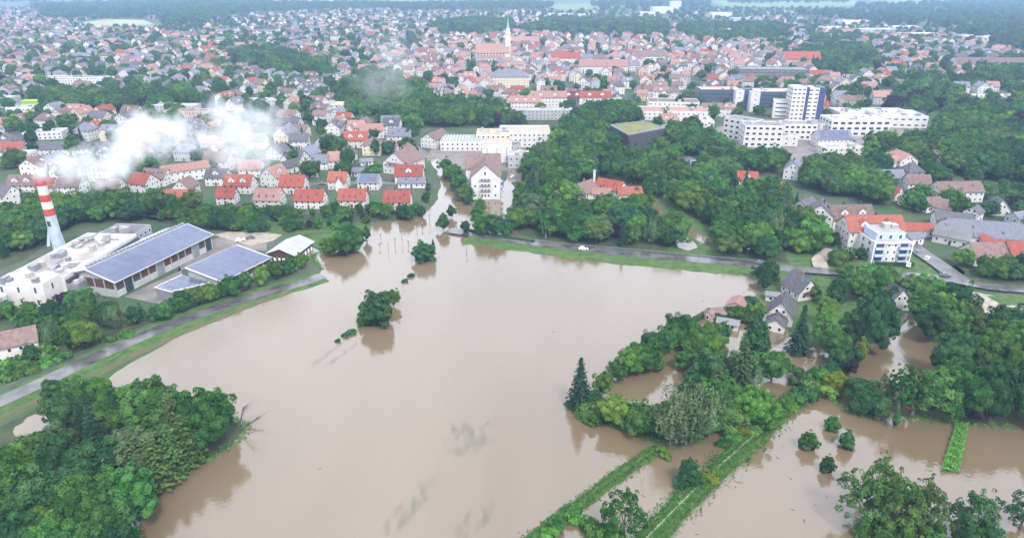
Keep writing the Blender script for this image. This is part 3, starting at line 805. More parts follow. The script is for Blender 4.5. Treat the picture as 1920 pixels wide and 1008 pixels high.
HOUSES.append((c.x, c.y, 24))
# vents along the ridge gap
mb = MB()
for i in range(26): mb.box(-Lw / 2 + 2 + i * 2, -Lw / 2 + 3.1 + i * 2, 1.4, 2.6, hh + rh - .6, hh + rh + .7)
mb.build('ridge_vents', 'metal_grey', ro, kind='stuff')

# second hall: one broad solar slope falling to the road; a lower solar wing at its end
a, b = P(416, 529, 4.6), P(511, 482, 4.6)
t_ = (b - a).normalized(); rz1 = math.atan2(t_.y, t_.x); L1 = (b - a).length; D1 = 18.5
c = back((a + b) / 2, rz1, D1 / 2)
h2 = thing('storage_hall', (c.x, c.y, 0), rz1, None, 'hall', 'sheds of the plant', 'wide low hall with one broad solar slope between the long hall and road trees')
xa, ya = L1 / 2, D1 / 2
mb = MB(); q0, q1 = xa - .7, ya - .8
mb.face([(-q0, -q1, -.3), (q0, -q1, -.3), (q0, -q1, 4.4), (-q0, -q1, 4.4)]); mb.face([(q0, -q1, -.3), (q0, q1, -.3), (q0, q1, 7.0), (q0, -q1, 4.4)])
mb.face([(q0, q1, -.3), (-q0, q1, -.3), (-q0, q1, 7.0), (q0, q1, 7.0)]); mb.face([(-q0, q1, -.3), (-q0, -q1, -.3), (-q0, -q1, 4.4), (-q0, q1, 7.0)]); mb.build('wall', 'concrete', h2)
mb = MB(); mb.solid([(-xa, -ya, 4.35), (xa, -ya, 4.35), (xa, ya, 7.15), (-xa, ya, 7.15)], [(-xa, -ya, 4.6), (xa, -ya, 4.6), (xa, ya, 7.4), (-xa, ya, 7.4)]); ro = mb.build('roof', 'metal_pale', h2)
sl2 = math.atan2(2.8, D1); mb = MB(); nx, ny = int((L1 - .8) / 1.72), 11
for i in range(nx):
    for j in range(ny):
        f = (j + .5) / ny * .965 + .0175
        mb.box(-.845, .845, -.79, .79, -.02, .07, 0, Matrix.Translation(((i - (nx - 1) / 2) * 1.72, -ya + D1 * f, 4.6 + 2.8 * f + .05)) @ Matrix.Rotation(sl2, 4, 'X'))
mb.build('solar_panels', 'solar', ro, kind='stuff')
bay_wall(h2, 0, Vector((0, -q1 - .02, 0)), L1 - 1.4, 6, 4.2)
HOUSES.append((c.x, c.y, 14))
h3 = thing('storage_hall', (c.x, c.y, 0), rz1, None, 'hall', 'sheds of the plant', 'grey lean-to hall with small solar roof, lowest of the plant sheds')
ring = [(-xa - 12.6, -ya + 12.2), (-xa - .3, -ya + 6), (-xa - .3, -ya + 20.6), (-xa - 12.6, -ya + 20.4)]
mb = MB(); mb.solid([(x, y, -.3) for x, y in ring], [(x, y, 3.0 + .03 * (y + ya)) for x, y in ring]); mb.build('wall', 'metal_grey', h3)
cxr, cyr = sum(x for x, y in ring) / 4, sum(y for x, y in ring) / 4
out_ = [(cxr + (x - cxr) * 1.05, cyr + (y - cyr) * 1.05) for x, y in ring]; zr = lambda y: 3.05 + .04 * (y + ya)
mb = MB(); mb.solid([(x, y, zr(y)) for x, y in out_], [(x, y, zr(y) + .3) for x, y in out_]); ro = mb.build('roof', 'metal_pale', h3)
mb = MB()
for i in range(7):
    x = -xa - 11.4 + i * 1.72; ylo = -ya + 12.2 - (x + xa + 12.6) / 12.3 * 6.2 + .5; n_ = int((-ya + 20.3 - ylo) / 1.7)
    for j in range(n_):
        y_ = ylo + (j + .5) * (-ya + 20.2 - ylo) / n_
        mb.box(-.84, .84, -.8, .8, -.02, .07, 0, Matrix.Translation((x, y_, zr(y_) + .34)) @ Matrix.Rotation(math.atan(.04), 4, 'X'))
mb.build('solar_panels', 'solar', ro, kind='stuff')
HOUSES.append((c.x - 20 * t_.x, c.y - 20 * t_.y, 9))

# small shed with the pale roof
ms, rzs, Ls = frame2(552, 479, 588, 452, 3.6)
c = back(ms, rzs, 6.5)
sh = thing('shed', (c.x, c.y, 0), rzs, None, 'shed', 'sheds of the plant', 'small timber shed with pale metal roof at the water edge')
mb = MB(); wall_geo(mb, Ls - 1, 12, 3.6, 2.2); mb.build('wall', 'timber', sh)
mb = MB(); roof_geo(mb, Ls - 1, 12, 3.6, 2.3, o=.9, t=.2); ro = mb.build('roof', 'metal_pale', sh)
mb = MB()
for i in range(int(Ls)):
    x = -Ls / 2 + .6 + i
    mb.solid([(x - .05, -6.9, 3.52), (x + .05, -6.9, 3.52), (x + .05, -.1, 6.12), (x - .05, -.1, 6.12)], [(x - .05, -6.9, 3.6), (x + .05, -6.9, 3.6), (x + .05, -.1, 6.2), (x - .05, -.1, 6.2)])
mb.build('roof_seams', 'metal_grey', ro, kind='stuff')
for a_, off, ln, n in ((0, Vector((0, -6, 0)), Ls - 1, 6), (-math.pi / 2, Vector((-(Ls - 1) / 2, 0, 0)), 12, 6)):
    for i in range(n):
        mb = MB(); xf = Matrix.Translation(off) @ Matrix.Rotation(a_, 4, 'Z'); x = (i + .5) / n * ln - ln / 2
        mb.box(x - ln / n * .26, x + ln / n * .26, -.12, 0, 0, 1.7, 0, xf); mb.build('panel', 'paint_white', sh)
HOUSES.append((c.x, c.y, 10))

# the white plant building: long flat roof with vents, taller head with windows
mA, rzA, LA = frame2(120, 520, 255, 440, 8.5)
cA = back(mA, rzA, 11)
pl = thing('plant_building', (cA.x, cA.y, 0), rzA, None, 'building', None, 'white flat-roofed plant building with roof vents beneath the striped chimney')
block('plant', cA.x, cA.y, rzA, LA, 22, 8.5, 'wall_white', 'roof_white', root=pl, win=False, kit=22, parapet=.35)
rnd = random.Random(4)
for k in range(9):
    mb = MB(); x = rnd.uniform(-LA / 2 + 2, LA / 2 - 2); y_ = rnd.uniform(-9, 9); e = rnd.uniform(3, 9); mb.tube((x, y_, 8.9), (x + (e if k % 2 else 0), y_ + (0 if k % 2 else min(e, 9 - y_)), 8.9), .22, .22, 6); mb.tube((x, y_, 8.4), (x, y_, 9.3), .3, .3, 8); mb.build('roof_pipe', 'metal_grey', pl)
for k in range(3):
    mb = MB(); x = -LA / 2 - 12 - k * 3.2; mb.tube((x, 4, -.2), (x, 4, 6.5), 1.4, 1.4, 14); mb.tube((x, 4, 6.5), (x, 4, 7.2), 1.4, .2, 14); mb.build('silo', 'metal_pale', pl)
cB = cA + Matrix.Rotation(rzA, 3, 'Z') @ Vector((-LA / 2 - 4.6, 0, 0))
block('plant', cB.x, cB.y, rzA, 9, 19, 9.6, 'wall_white', 'roof_white', near=True, root=pl, kit=4, pitch=5.5, storey=4.8, ww=.9, wh=2.2, parapet=.3, mats=('concrete', 'glass_dark'))
mb = MB()
for i in range(int(LA / 1.2)): mb.box(-LA / 2 + i * 1.2, -LA / 2 + i * 1.2 + .8, -12.6, -11.4, 6.2, 7.6)
mb.build('duct_rack', 'dark_metal', pl, kind='stuff')
mb = MB(); mb.box(-LA / 2, LA / 2, -15.8, -11.02, -.2, 6.1); mb.build('lean_to', 'metal_grey', pl)
mb = MB()
for i in range(14): mb.box(-LA / 2 + 1 + i * 3.4, -LA / 2 + 2.6 + i * 3.4, -14.8, -13.2, 6.1, 6.8)
mb.build('roof_hatches', 'metal_pale', pl, kind='stuff')
cC = cA + Matrix.Rotation(rzA, 3, 'Z') @ Vector((LA / 2 + 9, 1, 0))
block('plant_annexe', cC.x, cC.y, rzA, 17, 16, 6.5, 'wall_grey', 'roof_flat_grey', label='grey flat-roofed annexe behind the long solar hall', cat='building', kit=5)
# the striped chimney
pc = P(107, 450, 8.5)
ch = thing('chimney_stack', (pc.x, pc.y, 0), 0, None, 'chimney', None, 'tall red and white striped chimney stack on the white plant building')
H0 = 35.5
rad = lambda z: 2.35 - 0.5 * z / H0
zs = [0, 22.3, 24.6, 27.3, 29.9, 32.8, 35.3, H0]
names = ['chimney_blue', 'wall_white', 'chimney_red', 'wall_white', 'chimney_red', 'wall_white', 'chimney_red']
zs = [0, 19.6, 22.6, 25.6, 28.6, 32.4, H0]
names = ['chimney_blue', 'chimney_red', 'wall_white', 'chimney_red', 'wall_white', 'chimney_red']
for i, nm in enumerate(names):
    mb = MB(); mb.tube((0, 0, zs[i]), (0, 0, zs[i + 1]), rad(zs[i]), rad(zs[i + 1]), 24, cap=False)
    mb.build('band' if i else 'shaft', nm, ch)
mb = MB(); mb.tube((0, 0, H0 - .1), (0, 0, H0 + .25), rad(H0) + .18, rad(H0) + .18, 24); mb.build('rim', 'chimney_red', ch)
mb = MB(); mb.tube((0, 0, H0 + .2), (0, 0, H0 + .3), rad(H0) - .3, rad(H0) - .3, 20); mb.build('flue', 'dark_metal', ch)
for s in (-1, 1):
    mb = MB(); mb.solid([(s * 1.9 - .6, -1.1, 6), (s * 1.9 + .6, -1.1, 6), (s * 1.9 + .6, 1.1, 6), (s * 1.9 - .6, 1.1, 6)] if s > 0 else [(-4.3, -1.1, 6), (-2.9, -1.1, 6), (-2.9, 1.1, 6), (-4.3, 1.1, 6)],
                        [(s * 1.4 - .4, -.8, 15), (s * 1.4 + .4, -.8, 15), (s * 1.4 + .4, .8, 15), (s * 1.4 - .4, .8, 15)]); mb.build('buttress', 'chimney_blue', ch)
mb = MB(); mb.box(-.6, .6, -2.3, -1.5, 15.4, 17.6); mb.build('hatch', 'dark_metal', ch)
HOUSES.append((pc.x, pc.y, 6))

# house at the left edge
hpx(22, 618, 12, 10, 5.4, 3.2, 32, roof='roof_brown', near=True, chim=1, group='houses near the meadow', label='white house with brown roof among the shrubs at the left edge, above the road')

# ------------------------------------------------------------------ houses behind the hedge (ridge pixel, length, depth, wall, rise, turn)
G = 'houses of the estate behind the hedge'
hpx(745, 357, 13.5, 10, 4.4, 4.6, 0, roof='roof_red', chim=2, sky=4, group=G)
hpx(661, 354, 14, 10, 4.4, 4.6, 0, roof='roof_red', chim=2, sky=4, group=G)
hpx(581, 355, 15, 10, 4.4, 4.6, -2, roof='roof_red', chim=2, sky=3, group=G)
hpx(503, 353, 13.5, 10.5, 4.4, 4.8, -2, roof='roof_pink', chim=2, sky=3, group=G)
hpx(424, 352, 9.5, 8, 4.2, 4.0, 0, roof='roof_red', chim=2, sky=1, group=G)
hpx(448, 327, 15, 11, 4.6, 5, -2, roof='roof_red', chim=2, dorm=2, group=G)
hpx(549, 328, 13.5, 10.5, 4.4, 5, -2, roof='roof_red', chim=2, sky=3, group=G)
hpx(634, 322, 10.5, 9, 5.0, 4.2, -4, roof='roof_orange', wing=1, chim=1, sky=1, group=G)
hpx(692, 326, 12, 9.5, 4.4, 3.6, -3, roof='roof_slate', solar=True, group=G)
hpx(767, 309, 16, 11, 4.6, 5.2, 0, roof='roof_red', chim=2, dorm=1, sky=3, group=G)
hpx(772, 333, 15.5, 6, 3.2, 2.2, 0, roof='roof_slate', chim=0, sky=2, group=G)
hpx(756, 280, 20, 17, 7.0, 6.4, 64, roof='roof_brown', chim=1, dorm=0, balcony=True, group=G)
hpx(668, 246, 17, 11, 5.5, 5.2, 0, roof='roof_red', dorm=2, chim=1, group=G)
hpx(750, 240, 17, 12, 5.2, 4.6, -6, roof='roof_slate', sky=3, group=G)
hpx(696, 232, 17, 11, 6, 4.0, 10, roof='roof_pink', group=G)
hpx(731, 263, 11, 9, 3.8, 2.8, 0, roof='roof_pink', group=G)
hpx(629, 284, 9, 11, 5.2, 4.4, 8, roof='roof_pink', group=G)
hpx(649, 276, 12, 9, 5.2, 4.2, 78, roof='roof_brown', group=G)
hpx(664, 314, 13, 8, 2.8, 1.8, 0, roof='roof_slate', chim=0, group=G)
hpx(686, 297, 8, 6, 2.6, 1.4, 20, roof='roof_slate', chim=0, group=G)
hpx(552, 281, 13, 11, 5.4, 4.4, -14, roof='roof_dark', wing=-1, group=G)
hpx(541, 300, 11, 8, 4, 3.4, 60, roof='roof_dark', chim=0, group=G)
hpx(578, 274, 12, 9.5, 5.4, 4.2, 62, roof='roof_slate', group=G)
hpx(512, 311, 12, 11, 5.8, 5.0, 70, roof='roof_pink', dorm=1, group=G)
hpx(577, 306, 10, 8.5, 4.4, 3.6, 20, roof='roof_pink', group=G)
hpx(407, 316, 12, 10, 5, 4, 0, roof='roof_dark', dorm=1, group=G)
hpx(266, 324, 11, 11, 5.2, 4.8, -16, roof='roof_red', group=G)
hpx(292, 316, 14, 10, 4.6, 4.4, -8, roof='roof_brown', sky=5, group=G)
hpx(345, 334, 11, 10, 5, 4.2, 84, roof='roof_brown', group=G)
hpx(335, 355, 18, 9, 4, 3.2, -2, roof='roof_orange', chim=0, group=G)
hpx(43, 328, 15, 10, 4.4, 4.4, 2, roof='roof_brown', dorm=2, group=G)
hpx(4, 346, 13, 11, 6, 4.4, -20, roof='roof_dark', group=G)
hpx(132, 330, 12, 10, 5, 4.6, 0, roof='roof_brown', group=G)
hpx(86, 333, 9, 9, 4.6, 4, 0, roof='roof_red', group=G)
hpx(205, 335, 12, 10, 4.6, 4.2, 0, roof='roof_brown', group=G)
hpx(610, 252, 12, 10, 5.2, 4.6, 70, roof='roof_brown', group=G)
hpx(560, 250, 13, 10, 5.4, 4.4, 8, roof='roof_dark', group=G)
hpx(520, 270, 12, 10, 5, 4.2, 70, roof='roof_dark', group=G)
hpx(470, 300, 13, 10, 5, 4.4, 0, roof='roof_pink', group=G)
hpx(600, 290, 10, 9, 4.6, 4, 0, roof='roof_slate', group=G)
hpx(480, 250, 13, 10, 5.4, 4.4, 0, roof='roof_slate', group=G)
hpx(137, 266, 46, 12, 4.5, 3.4, 3, roof='roof_dark', chim=3, dorm=0, group=G, name='row_house')
hpx(18, 266, 20, 11, 5.5, 3.6, 2, roof='roof_red', group=G)
hpx(178, 226, 15, 13, 6, 4.4, 0, roof='roof_red', hip=.8, dorm=1, group=G, label='white villa with large hipped red roof above the chimney smoke')
hpx(345, 306, 26, 9, 6.5, 3.2, 34, roof='roof_pink', chim=0, dorm=0, group=G, name='row_house')
for (u, v, L, D, h, rz, w, rf) in ((88, 258, 26, 15, 5, 14, 'wall_white', 'roof_flat_pale'), (24, 306, 24, 18, 6, 10, 'wall_white', 'roof_white'), (150, 158, 78, 12, 8, -4, 'wall_white', 'roof_flat_grey'),
                                   (8, 200, 26, 14, 9, 0, 'wall_grey', 'roof_white'), (52, 208, 30, 12, 4, 8, 'wall_white', 'roof_flat_pale'), (330, 207, 42, 14, 5, -2, 'wall_grey', 'roof_flat_pale'),
                                   (360, 222, 40, 12, 7, -2, 'wall_pink', 'roof_brown'), (500, 196, 46, 14, 5, 0, 'wall_grey', 'roof_flat_pale'), (520, 174, 22, 10, 4, 0, 'wall_grey', 'roof_flat_grey'), (640, 206, 30, 14, 6, 6, 'wall_cream', 'roof_flat_pale')):
    p = P(u, v); block('flat_building', p.x, p.y, math.radians(rz), L, D, h, w, rf, group='flat-roofed buildings of the western town')
p = P(56, 206); lg = thing('sports_hall', (p.x, p.y + 14, 0), .1, None, 'hall', None, 'low hall with bright lime-green roof beside the park trees')
mb = MB(); mb.box(-13, 13, -5, 5, -.3, 6); mb.build('wall', 'lime', lg); mb = MB(); mb.box(-13.4, 13.4, -5.4, 5.4, 6.01, 6.4); mb.build('roof', 'lime', lg)

# ------------------------------------------------------------------ the white gabled block in the flooded yard
m, rz, L = frame2(884, 374, 938, 374)
c = back(m, rz, 9.5)
wb = thing('residential_block', (c.x, c.y, 0), 0, None, 'building', None, 'tall white gabled block with brown roofs standing in the flooded yard')
xfN = Matrix.Rotation(math.pi / 2, 4, 'Z')
mb = MB(); wall_geo(mb, 19, 15.5, 12.5, 7.0, xf=xfN); mb.build('wall', 'wall_white', wb)
mb = MB(); roof_geo(mb, 19, 15.5, 12.5, 7.0, o=.7, xf=xfN); rr = mb.build('roof', 'roof_brown', wb)
xfB = Matrix.Translation((-2.2, 16.5, 0))
mb = MB(); wall_geo(mb, 19, 14, 12.5, 6.4, xf=xfB); mb.build('wall', 'wall_white', wb)
mb = MB(); roof_geo(mb, 19, 14, 12.5, 6.4, o=.7, xf=xfB); mb.build('roof', 'roof_brown', wb)
for s in range(4):
    for q in (-1, 0, 1): place('window', window_mesh(1.3, 1.5), wb, (q * 1.7 - .2, -9.5, 2.2 + s * 2.9), 0)
for sx in (-5.6, 5.2):
    for s in range(2): place('window', window_mesh(1.2, 1.5), wb, (sx, -9.5, 2.4 + s * 5.0), 0)
place('window', window_mesh(1.2, 2.0), wb, (-.2, -9.5, 14.4), 0); place('window', window_mesh(.9, .9), wb, (-.2, -9.5, 17.4), 0)
for s in range(3):
    mb = MB(); mb.box(-3.2, 2.8, -10.6, -9.52, 3.0 + s * 2.9 + 2.0, 3.15 + s * 2.9 + 2.0, 0, None, True)
    for q in range(10): mb.box(-3.2 + q * .66, -3.12 + q * .66, -10.6, -10.5, 3.15 + s * 2.9 + 2, 4.1 + s * 2.9 + 2)
    mb.build('balcony', 'metal_grey', wb)
for s in range(4):
    for y in (-6, -2, 2, 6): place('window', window_mesh(1.3, 1.4), wb, (7.75, y, 2.2 + s * 2.9), math.pi / 2)
for s in range(3):
    mb = MB(); mb.box(7.76, 9.4, -8.2, -4.2, 3.4 + s * 2.9, 3.6 + s * 2.9, 0, None, True); mb.box(9.3, 9.4, -8.2, -4.2, 3.6 + s * 2.9, 4.6 + s * 2.9); mb.build('balcony', 'wall_blue', wb)
HOUSES.append((c.x, c.y + 6, 16))
# works behind it
def works(u, v, L, D, h, wall, roof, lab, rz=0, **k):
    p = P(u, v); return block('works_building', p.x, p.y + D / 2, math.radians(rz), L, D, h, wall, roof, label=lab, cat='building', group='works behind the white gabled block', **k)
saw = works(872, 283, 34, 22, 6, 'wall_white', 'roof_flat_grey', 'white works hall with rows of glass roof lights beside the flooded street', kit=0)
mb = MB()
for i in range(15):
    x = -15.4 + i * 2.2
    mb.face([(x - 1, -10, 6.0), (x, -10, 7.3), (x, 10, 7.3), (x - 1, 10, 6.0)]); mb.face([(x, -10, 7.3), (x + 1, -10, 6.0), (x + 1, 10, 6.0), (x, 10, 7.3)])
    mb.face([(x - 1, -10, 6), (x + 1, -10, 6), (x, -10, 7.3)])
mb.build('roof_lights', 'metal_pale', saw, kind='stuff')
works(932, 305, 19, 12, 11, 'wall_white', 'roof_beige', 'white works block with beige roof directly behind the gabled block', kit=0, pitch=6, storey=11, ww=.4, wh=8, mats=('metal_grey', 'metal_grey'))
works(925, 277, 24, 20, 9, 'wall_cream', 'roof_beige', 'cream works hall with pipework on its beige roof', kit=8)
works(984, 276, 36, 26, 10, 'wall_white', 'roof_beige', 'large works hall with ribbed beige roof at the woodland edge', kit=1)
works(974, 316, 14, 12, 8, 'wall_grey', 'roof_flat_pale', 'pale grey works office facing the flooded yard', kit=5, near=True, storey=3.6)
works(960, 292, 12, 10, 7, 'wall_grey', 'roof_flat_grey', 'small grey works block crowded with ducts', kit=8)
p = P(832, 272); house(p.x - 6, p.y, 1.15, 20, 12, 6, 4, 'roof_brown', 'wall_white', group='works behind the white gabled block', label='white gabled workshop with brown roof left of the glass-lit works hall', chim=0)

# ------------------------------------------------------------------ farmstead in the woodland
GF = 'farmstead in the woodland'
hpx(1096, 340, 13, 11, 4.2, 4.4, 50, roof='roof_brown', group=GF, label='dark brown roofed barn at the west end of the woodland farm')
hpx(1146, 337, 15, 10, 4.6, 4.2, -34, roof='roof_red', group=GF, sky=2, chim=0, label='red roofed farmhouse in the middle of the woodland farm')
hpx(1180, 350, 13, 9, 3.6, 3.0, 6, roof='roof_orange', wall='wall_cream', group=GF, label='low orange roofed outbuilding at the east end of the woodland farm')
hpx(1122, 352, 14, 8, 3.2, 2.4, -10, roof='roof_pink', wall='wall_cream', group=GF, label='pale low shed in front of the woodland farm')
p = P(1113, 356); w = thing('farm_chimney', (p.x, p.y, 0), 0, None, 'chimney', None, 'slim white chimney rising from the woodland farm roofs')
mb = MB(); mb.box(-.6, .6, -.6, .6, 0, 11); mb.build('shaft', 'wall_white', w); mb = MB(); mb.box(-.75, .75, -.75, .75, 11, 11.4); mb.build('cap', 'wall_grey', w)

# ------------------------------------------------------------------ right-hand quarter
G = 'houses of the eastern quarter'
hpx(1402, 321, 11, 10, 5, 3.8, -12, roof='roof_red', group=G, dorm=1)
hpx(1449, 341, 10, 8, 4, 3.2, -6, roof='roof_orange', group=G)
hpx(1492, 300, 13, 10, 6, 4.6, 62, roof='roof_slate', group=G)
hpx(1528, 291, 12, 8, 4.5, 2.6, 4, roof='roof_slate', group=G)
hpx(1671, 318, 13.5, 10, 5.4, 4, 2, roof='roof_slate', group=G)
hpx(1722, 327, 12, 10, 5.2, 4, -8, roof='roof_brown', group=G)
hpx(1676, 349, 9, 8.5, 3.6, 3.4, -60, roof='roof_orange', chim=0, group=G)
hpx(1712, 361, 10, 8, 4.2, 2.6, 24, roof='roof_slate', wall='wall_cream', group=G)
hpx(1797, 340, 24, 11, 5.8, 4.2, 2, roof='roof_brown', sky=3, chim=2, group=G, label='long white house with brown roof below the right-hand woods')
hpx(1746, 369, 10, 9, 3.6, 3.4, 10, roof='roof_brown', group=G)
hpx(1772, 373, 11, 9, 3.8, 3.6, -50, roof='roof_brown', group=G)
hpx(1829, 386, 7, 7, 4.6, 2.6, 40, roof='roof_dark', group=G)
hpx(1876, 371, 8, 9, 3.2, 5.0, 78, roof='roof_dark', group=G)
hpx(1914, 396, 10, 7, 3.2, 2.2, 20, roof='roof_slate', wall='wall_grey', group=G)
hpx(1752, 284, 10, 9, 4.6, 4.4, 60, roof='roof_slate', group=G)
hpx(1512, 372, 11, 10, 6.0, 4.2, 40, roof='roof_dark', group=G)
hpx(1541, 378, 12, 12, 9.0, 4.8, 66, roof='roof_dark', balcony=True, group=G)
hpx(1594, 384, 20, 12, 7.6, 4.8, 4, roof='roof_brown', dorm=2, chim=2, group=G)
hpx(1637, 404, 25, 13, 9.2, 5.0, 2, roof='roof_orange', dorm=2, sky=3, chim=1, group=G)
hpx(1718, 418, 14, 8, 3.4, 2.2, 0, roof='roof_red', chim=0, group=G)
hpx(1712, 436, 8, 6, 3.6, 1.6, 20, roof='roof_slate', chim=0, group=G)
hpx(1790, 428, 14, 9, 3.8, 3.0, -40, roof='roof_flat_grey', chim=0, group=G)
hpx(1846, 414, 30, 20, 3.8, 4.6, -14, roof='roof_slate', chim=0, sky=2, group=G)
hpx(1790, 398, 16, 12, 3.8, 3.2, -20, roof='roof_dark', chim=0, group=G)
hpx(1858, 440, 10, 8, 3.0, 1.6, -8, roof='roof_red', chim=0, group=G)
hpx(1858, 454, 18, 11, 3.8, 4.6, 2, roof='roof_brown', chim=0, group=G)
hpx(1922, 452, 15, 11.5, 4.2, 4.8, 2, roof='roof_red', sky=2, wall='wall_cream', group=G)
hpx(1282, 296, 11, 9, 4.5, 3.6, 10, roof='roof_dark', group=G)
hpx(1312, 300, 11, 9, 4.5, 3.4, -6, roof='roof_slate', sky=2, group=G)
# the blue and white apartment block
m, rz, L = frame2(1632, 492, 1700, 491)
c = back(m, rz, 6.5)
ab = thing('apartment_block', (c.x, c.y, 0), rz, None, 'apartment block', None, 'pale blue four-storey apartment block with balconies beside the sloping street')
block('ab', c.x, c.y, rz, L, 13, 9.0, 'wall_white', 'roof_flat_pale', root=ab, win=False, kit=0, parapet=.2)
block('ab', c.x, c.y + 1, rz, L - 3.4, 10, 3.0, 'wall_blue', 'roof_flat_pale', root=ab, win=False, kit=2, parapet=.25, z0=9.0)
for s in range(3):
    for x in (-1.4, 1.4): place('window', window_mesh(1.0, 1.4), ab, (x, -6.5, 1.6 + s * 3.0), 0)
    for sd in (-1, 1):
        mb = MB(); x0 = sd * L * .33
        mb.box(x0 - 2.4, x0 + 2.4, -8.0, -6.52, .1 + s * 3.0, .3 + s * 3.0, 0, None, True); mb.box(x0 - 2.4, x0 + 2.4, -8.0, -7.88, .3 + s * 3.0, 1.25 + s * 3.0)
        mb.box(x0 - 2.4, x0 - 2.3, -7.9, -6.5, .3 + s * 3.0, 1.25 + s * 3.0); mb.box(x0 + 2.3, x0 + 2.4, -7.9, -6.5, .3 + s * 3.0, 1.25 + s * 3.0); mb.build('balcony', 'wall_blue', ab)
        place('balcony_door', window_mesh(3.4, 2.3, ('wall_grey', 'glass_blue')), ab, (x0, -6.5, 1.35 + s * 3.0), 0)
for x in (-4.2, 0, 4.2): place('window', window_mesh(1.6, 2.0, ('paint_white', 'glass_blue')), ab, (x, -4.0, 10.4), 0)
for s in range(3):
    for y in (-3, 2): place('window', window_mesh(1.6, 1.6, ('wall_grey', 'glass_blue')), ab, (-L / 2, y, 1.6 + s * 3), -math.pi / 2)
mb = MB()
for x in (-L / 2 - .3, L / 2 + .3): mb.box(x - .15, x + .15, -7.6, -7.3, 0, 10.2)
for y in (-7.45,): mb.box(-L / 2 - .45, L / 2 + .45, y - .15, y + .15, 9.0, 9.25)
mb.build('frame_posts', 'paint_white', ab)
# garden houses at the water
G = 'garden houses on the flooded shore'
hpx(1504, 515, 10, 8.6, 3.4, 4.8, 108, roof='roof_dark', chim=1, balcony=True, group=G, label='white gabled house with dark roof below the road bend')
hpx(1470, 556, 10.5, 8.6, 3.6, 4.9, 62, roof='roof_dark', chim=1, balcony=True, group=G, label='white gabled house with balcony and dark roof beside the columnar poplar')
hpx(1458, 592, 6, 6, 2.8, 2.0, 62, roof='roof_dark', chim=0, group=G, label='low white annexe in front of the balcony house')
hpx(1679, 533, 9, 8.5, 3.6, 5.0, 100, roof='roof_dark', chim=0, group=G, label='white steep gable half hidden behind the large dark tree')
hpx(1384, 560, 7, 5.5, 2.4, 1.4, 60, roof='roof_pink', wall='wall_pink', chim=0, group=G, label='small faded-roofed shed at the water edge left of the poplar')
hpx(1340, 580, 6, 5, 2.2, 1.2, 30, roof='roof_brown', wall='wall_cream', chim=0, group=G, label='tiny brown roofed garden hut at the end of the garden spit')
hpx(1366, 598, 7, 4, 2.2, .8, -24, roof='roof_flat_grey', wall='wall_white', chim=0, group=G, label='pale flat garden shed between the hut and the poplar')
hpx(1456, 548, 7, 3.5, 2.4, .8, -20, roof='roof_flat_grey', wall='wall_white', chim=0, group=G, label='long white garage roof between poplar and balcony house')

# ------------------------------------------------------------------ the big white complex
def bpx(root, u, v, L, D, h, rz, wall='wall_white', roof='roof_flat_pale', **k):
    p = P(u, v); q = back(p, math.radians(rz), D / 2)
    return block('wing', q.x, q.y, math.radians(rz), L, D, h, wall, roof, root=root, **k)
def group_building(name, u, v, rz, label, cat='building'):
    p = P(u, v); return thing(name, (p.x, p.y, 0), math.radians(rz), None, cat, None, label)
hc = group_building('hospital_complex', 1430, 276, -4, 'white office wings with strip windows and grey roofs below the striped tower')
bpx(hc, 1428, 276, 26, 16, 15, -6, roof='roof_flat_grey', pitch=4.2, storey=3.7, ww=2.6, wh=1.8, kit=3)
p = P(1385, 268); block('wing', p.x + 6, p.y + 13, math.radians(-52), 24, 14, 15, root=hc, roof='roof_flat_grey', pitch=4.5, storey=3.7, ww=2.6, wh=1.8, kit=1)
bpx(hc, 1498, 262, 24, 15, 11, -3, roof='roof_flat_grey', pitch=4, storey=3.7, ww=2.6, wh=1.8, kit=3)
bpx(hc, 1473, 274, 16, 10, 7, -3, roof='roof_flat_pale', pitch=5, storey=4, kit=2)
bpx(hc, 1610, 256, 44, 22, 12, 0, roof='roof_flat_pale', pitch=5, storey=4.2, ww=3.6, wh=2.0, kit=7)
bpx(hc, 1555, 252, 16, 14, 8, 0, roof='roof_flat_grey', pitch=5, storey=4.2, kit=2)
bpx(hc, 1690, 240, 38, 30, 9, -6, roof='roof_flat_pale', pitch=5, storey=4.8, ww=3.2, kit=9)
bpx(hc, 1640, 228, 60, 24, 7, -2, roof='roof_white', win=False, kit=9)
tw = group_building('office_tower', 1500, 224, 0, 'white office tower with dark blue vertical stripes rising over the white wings', 'tower')
bpx(tw, 1491, 226, 11, 15, 27, -3, pitch=3.6, storey=3.4, ww=2.4, kit=0)
bpx(tw, 1518, 225, 9.5, 15, 26, -3, pitch=4.4, storey=3.4, ww=3.0, kit=2)
for u, w in ((1506, 2.6), (1533, 5.0)):
    p = P(u, 225); lx, ly = p.x - tw.location.x, p.y - tw.location.y
    mb = MB(); mb.box(lx - w / 2, lx + w / 2, ly - .5, ly + 13, 0, 26.8); mb.build('blue_stripe', 'navy', tw)
tw2 = bpx(tw, 1466, 222, 16, 14, 14, -16, pitch=20, storey=3.6, ww=13, wh=1.2, kit=0)
p = P(1560, 278); bl = house(p.x + 3, p.y + 10, math.radians(2), 24, 13, 6, 4.5, 'roof_slate', 'wall_white', group='works of the white complex', label='white gabled hall with blue-grey roof in front of the white complex', chim=0, solar=True)
p = P(1590, 292); block('low_hall', p.x, p.y + 6, 0, 34, 12, 5, 'wall_white', 'roof_white', label='low white hall with flat roof at the foot of the white complex', group='works of the white complex')
p = P(1640, 276); block('low_hall', p.x, p.y + 6, 0, 26, 8, 4, 'wall_grey', 'roof_flat_grey', label='dark low shed right of the blue-grey roofed hall', group='works of the white complex')
gb = group_building('glass_office', 1395, 206, 0, 'dark glass office building with two white stair towers and pale roof')
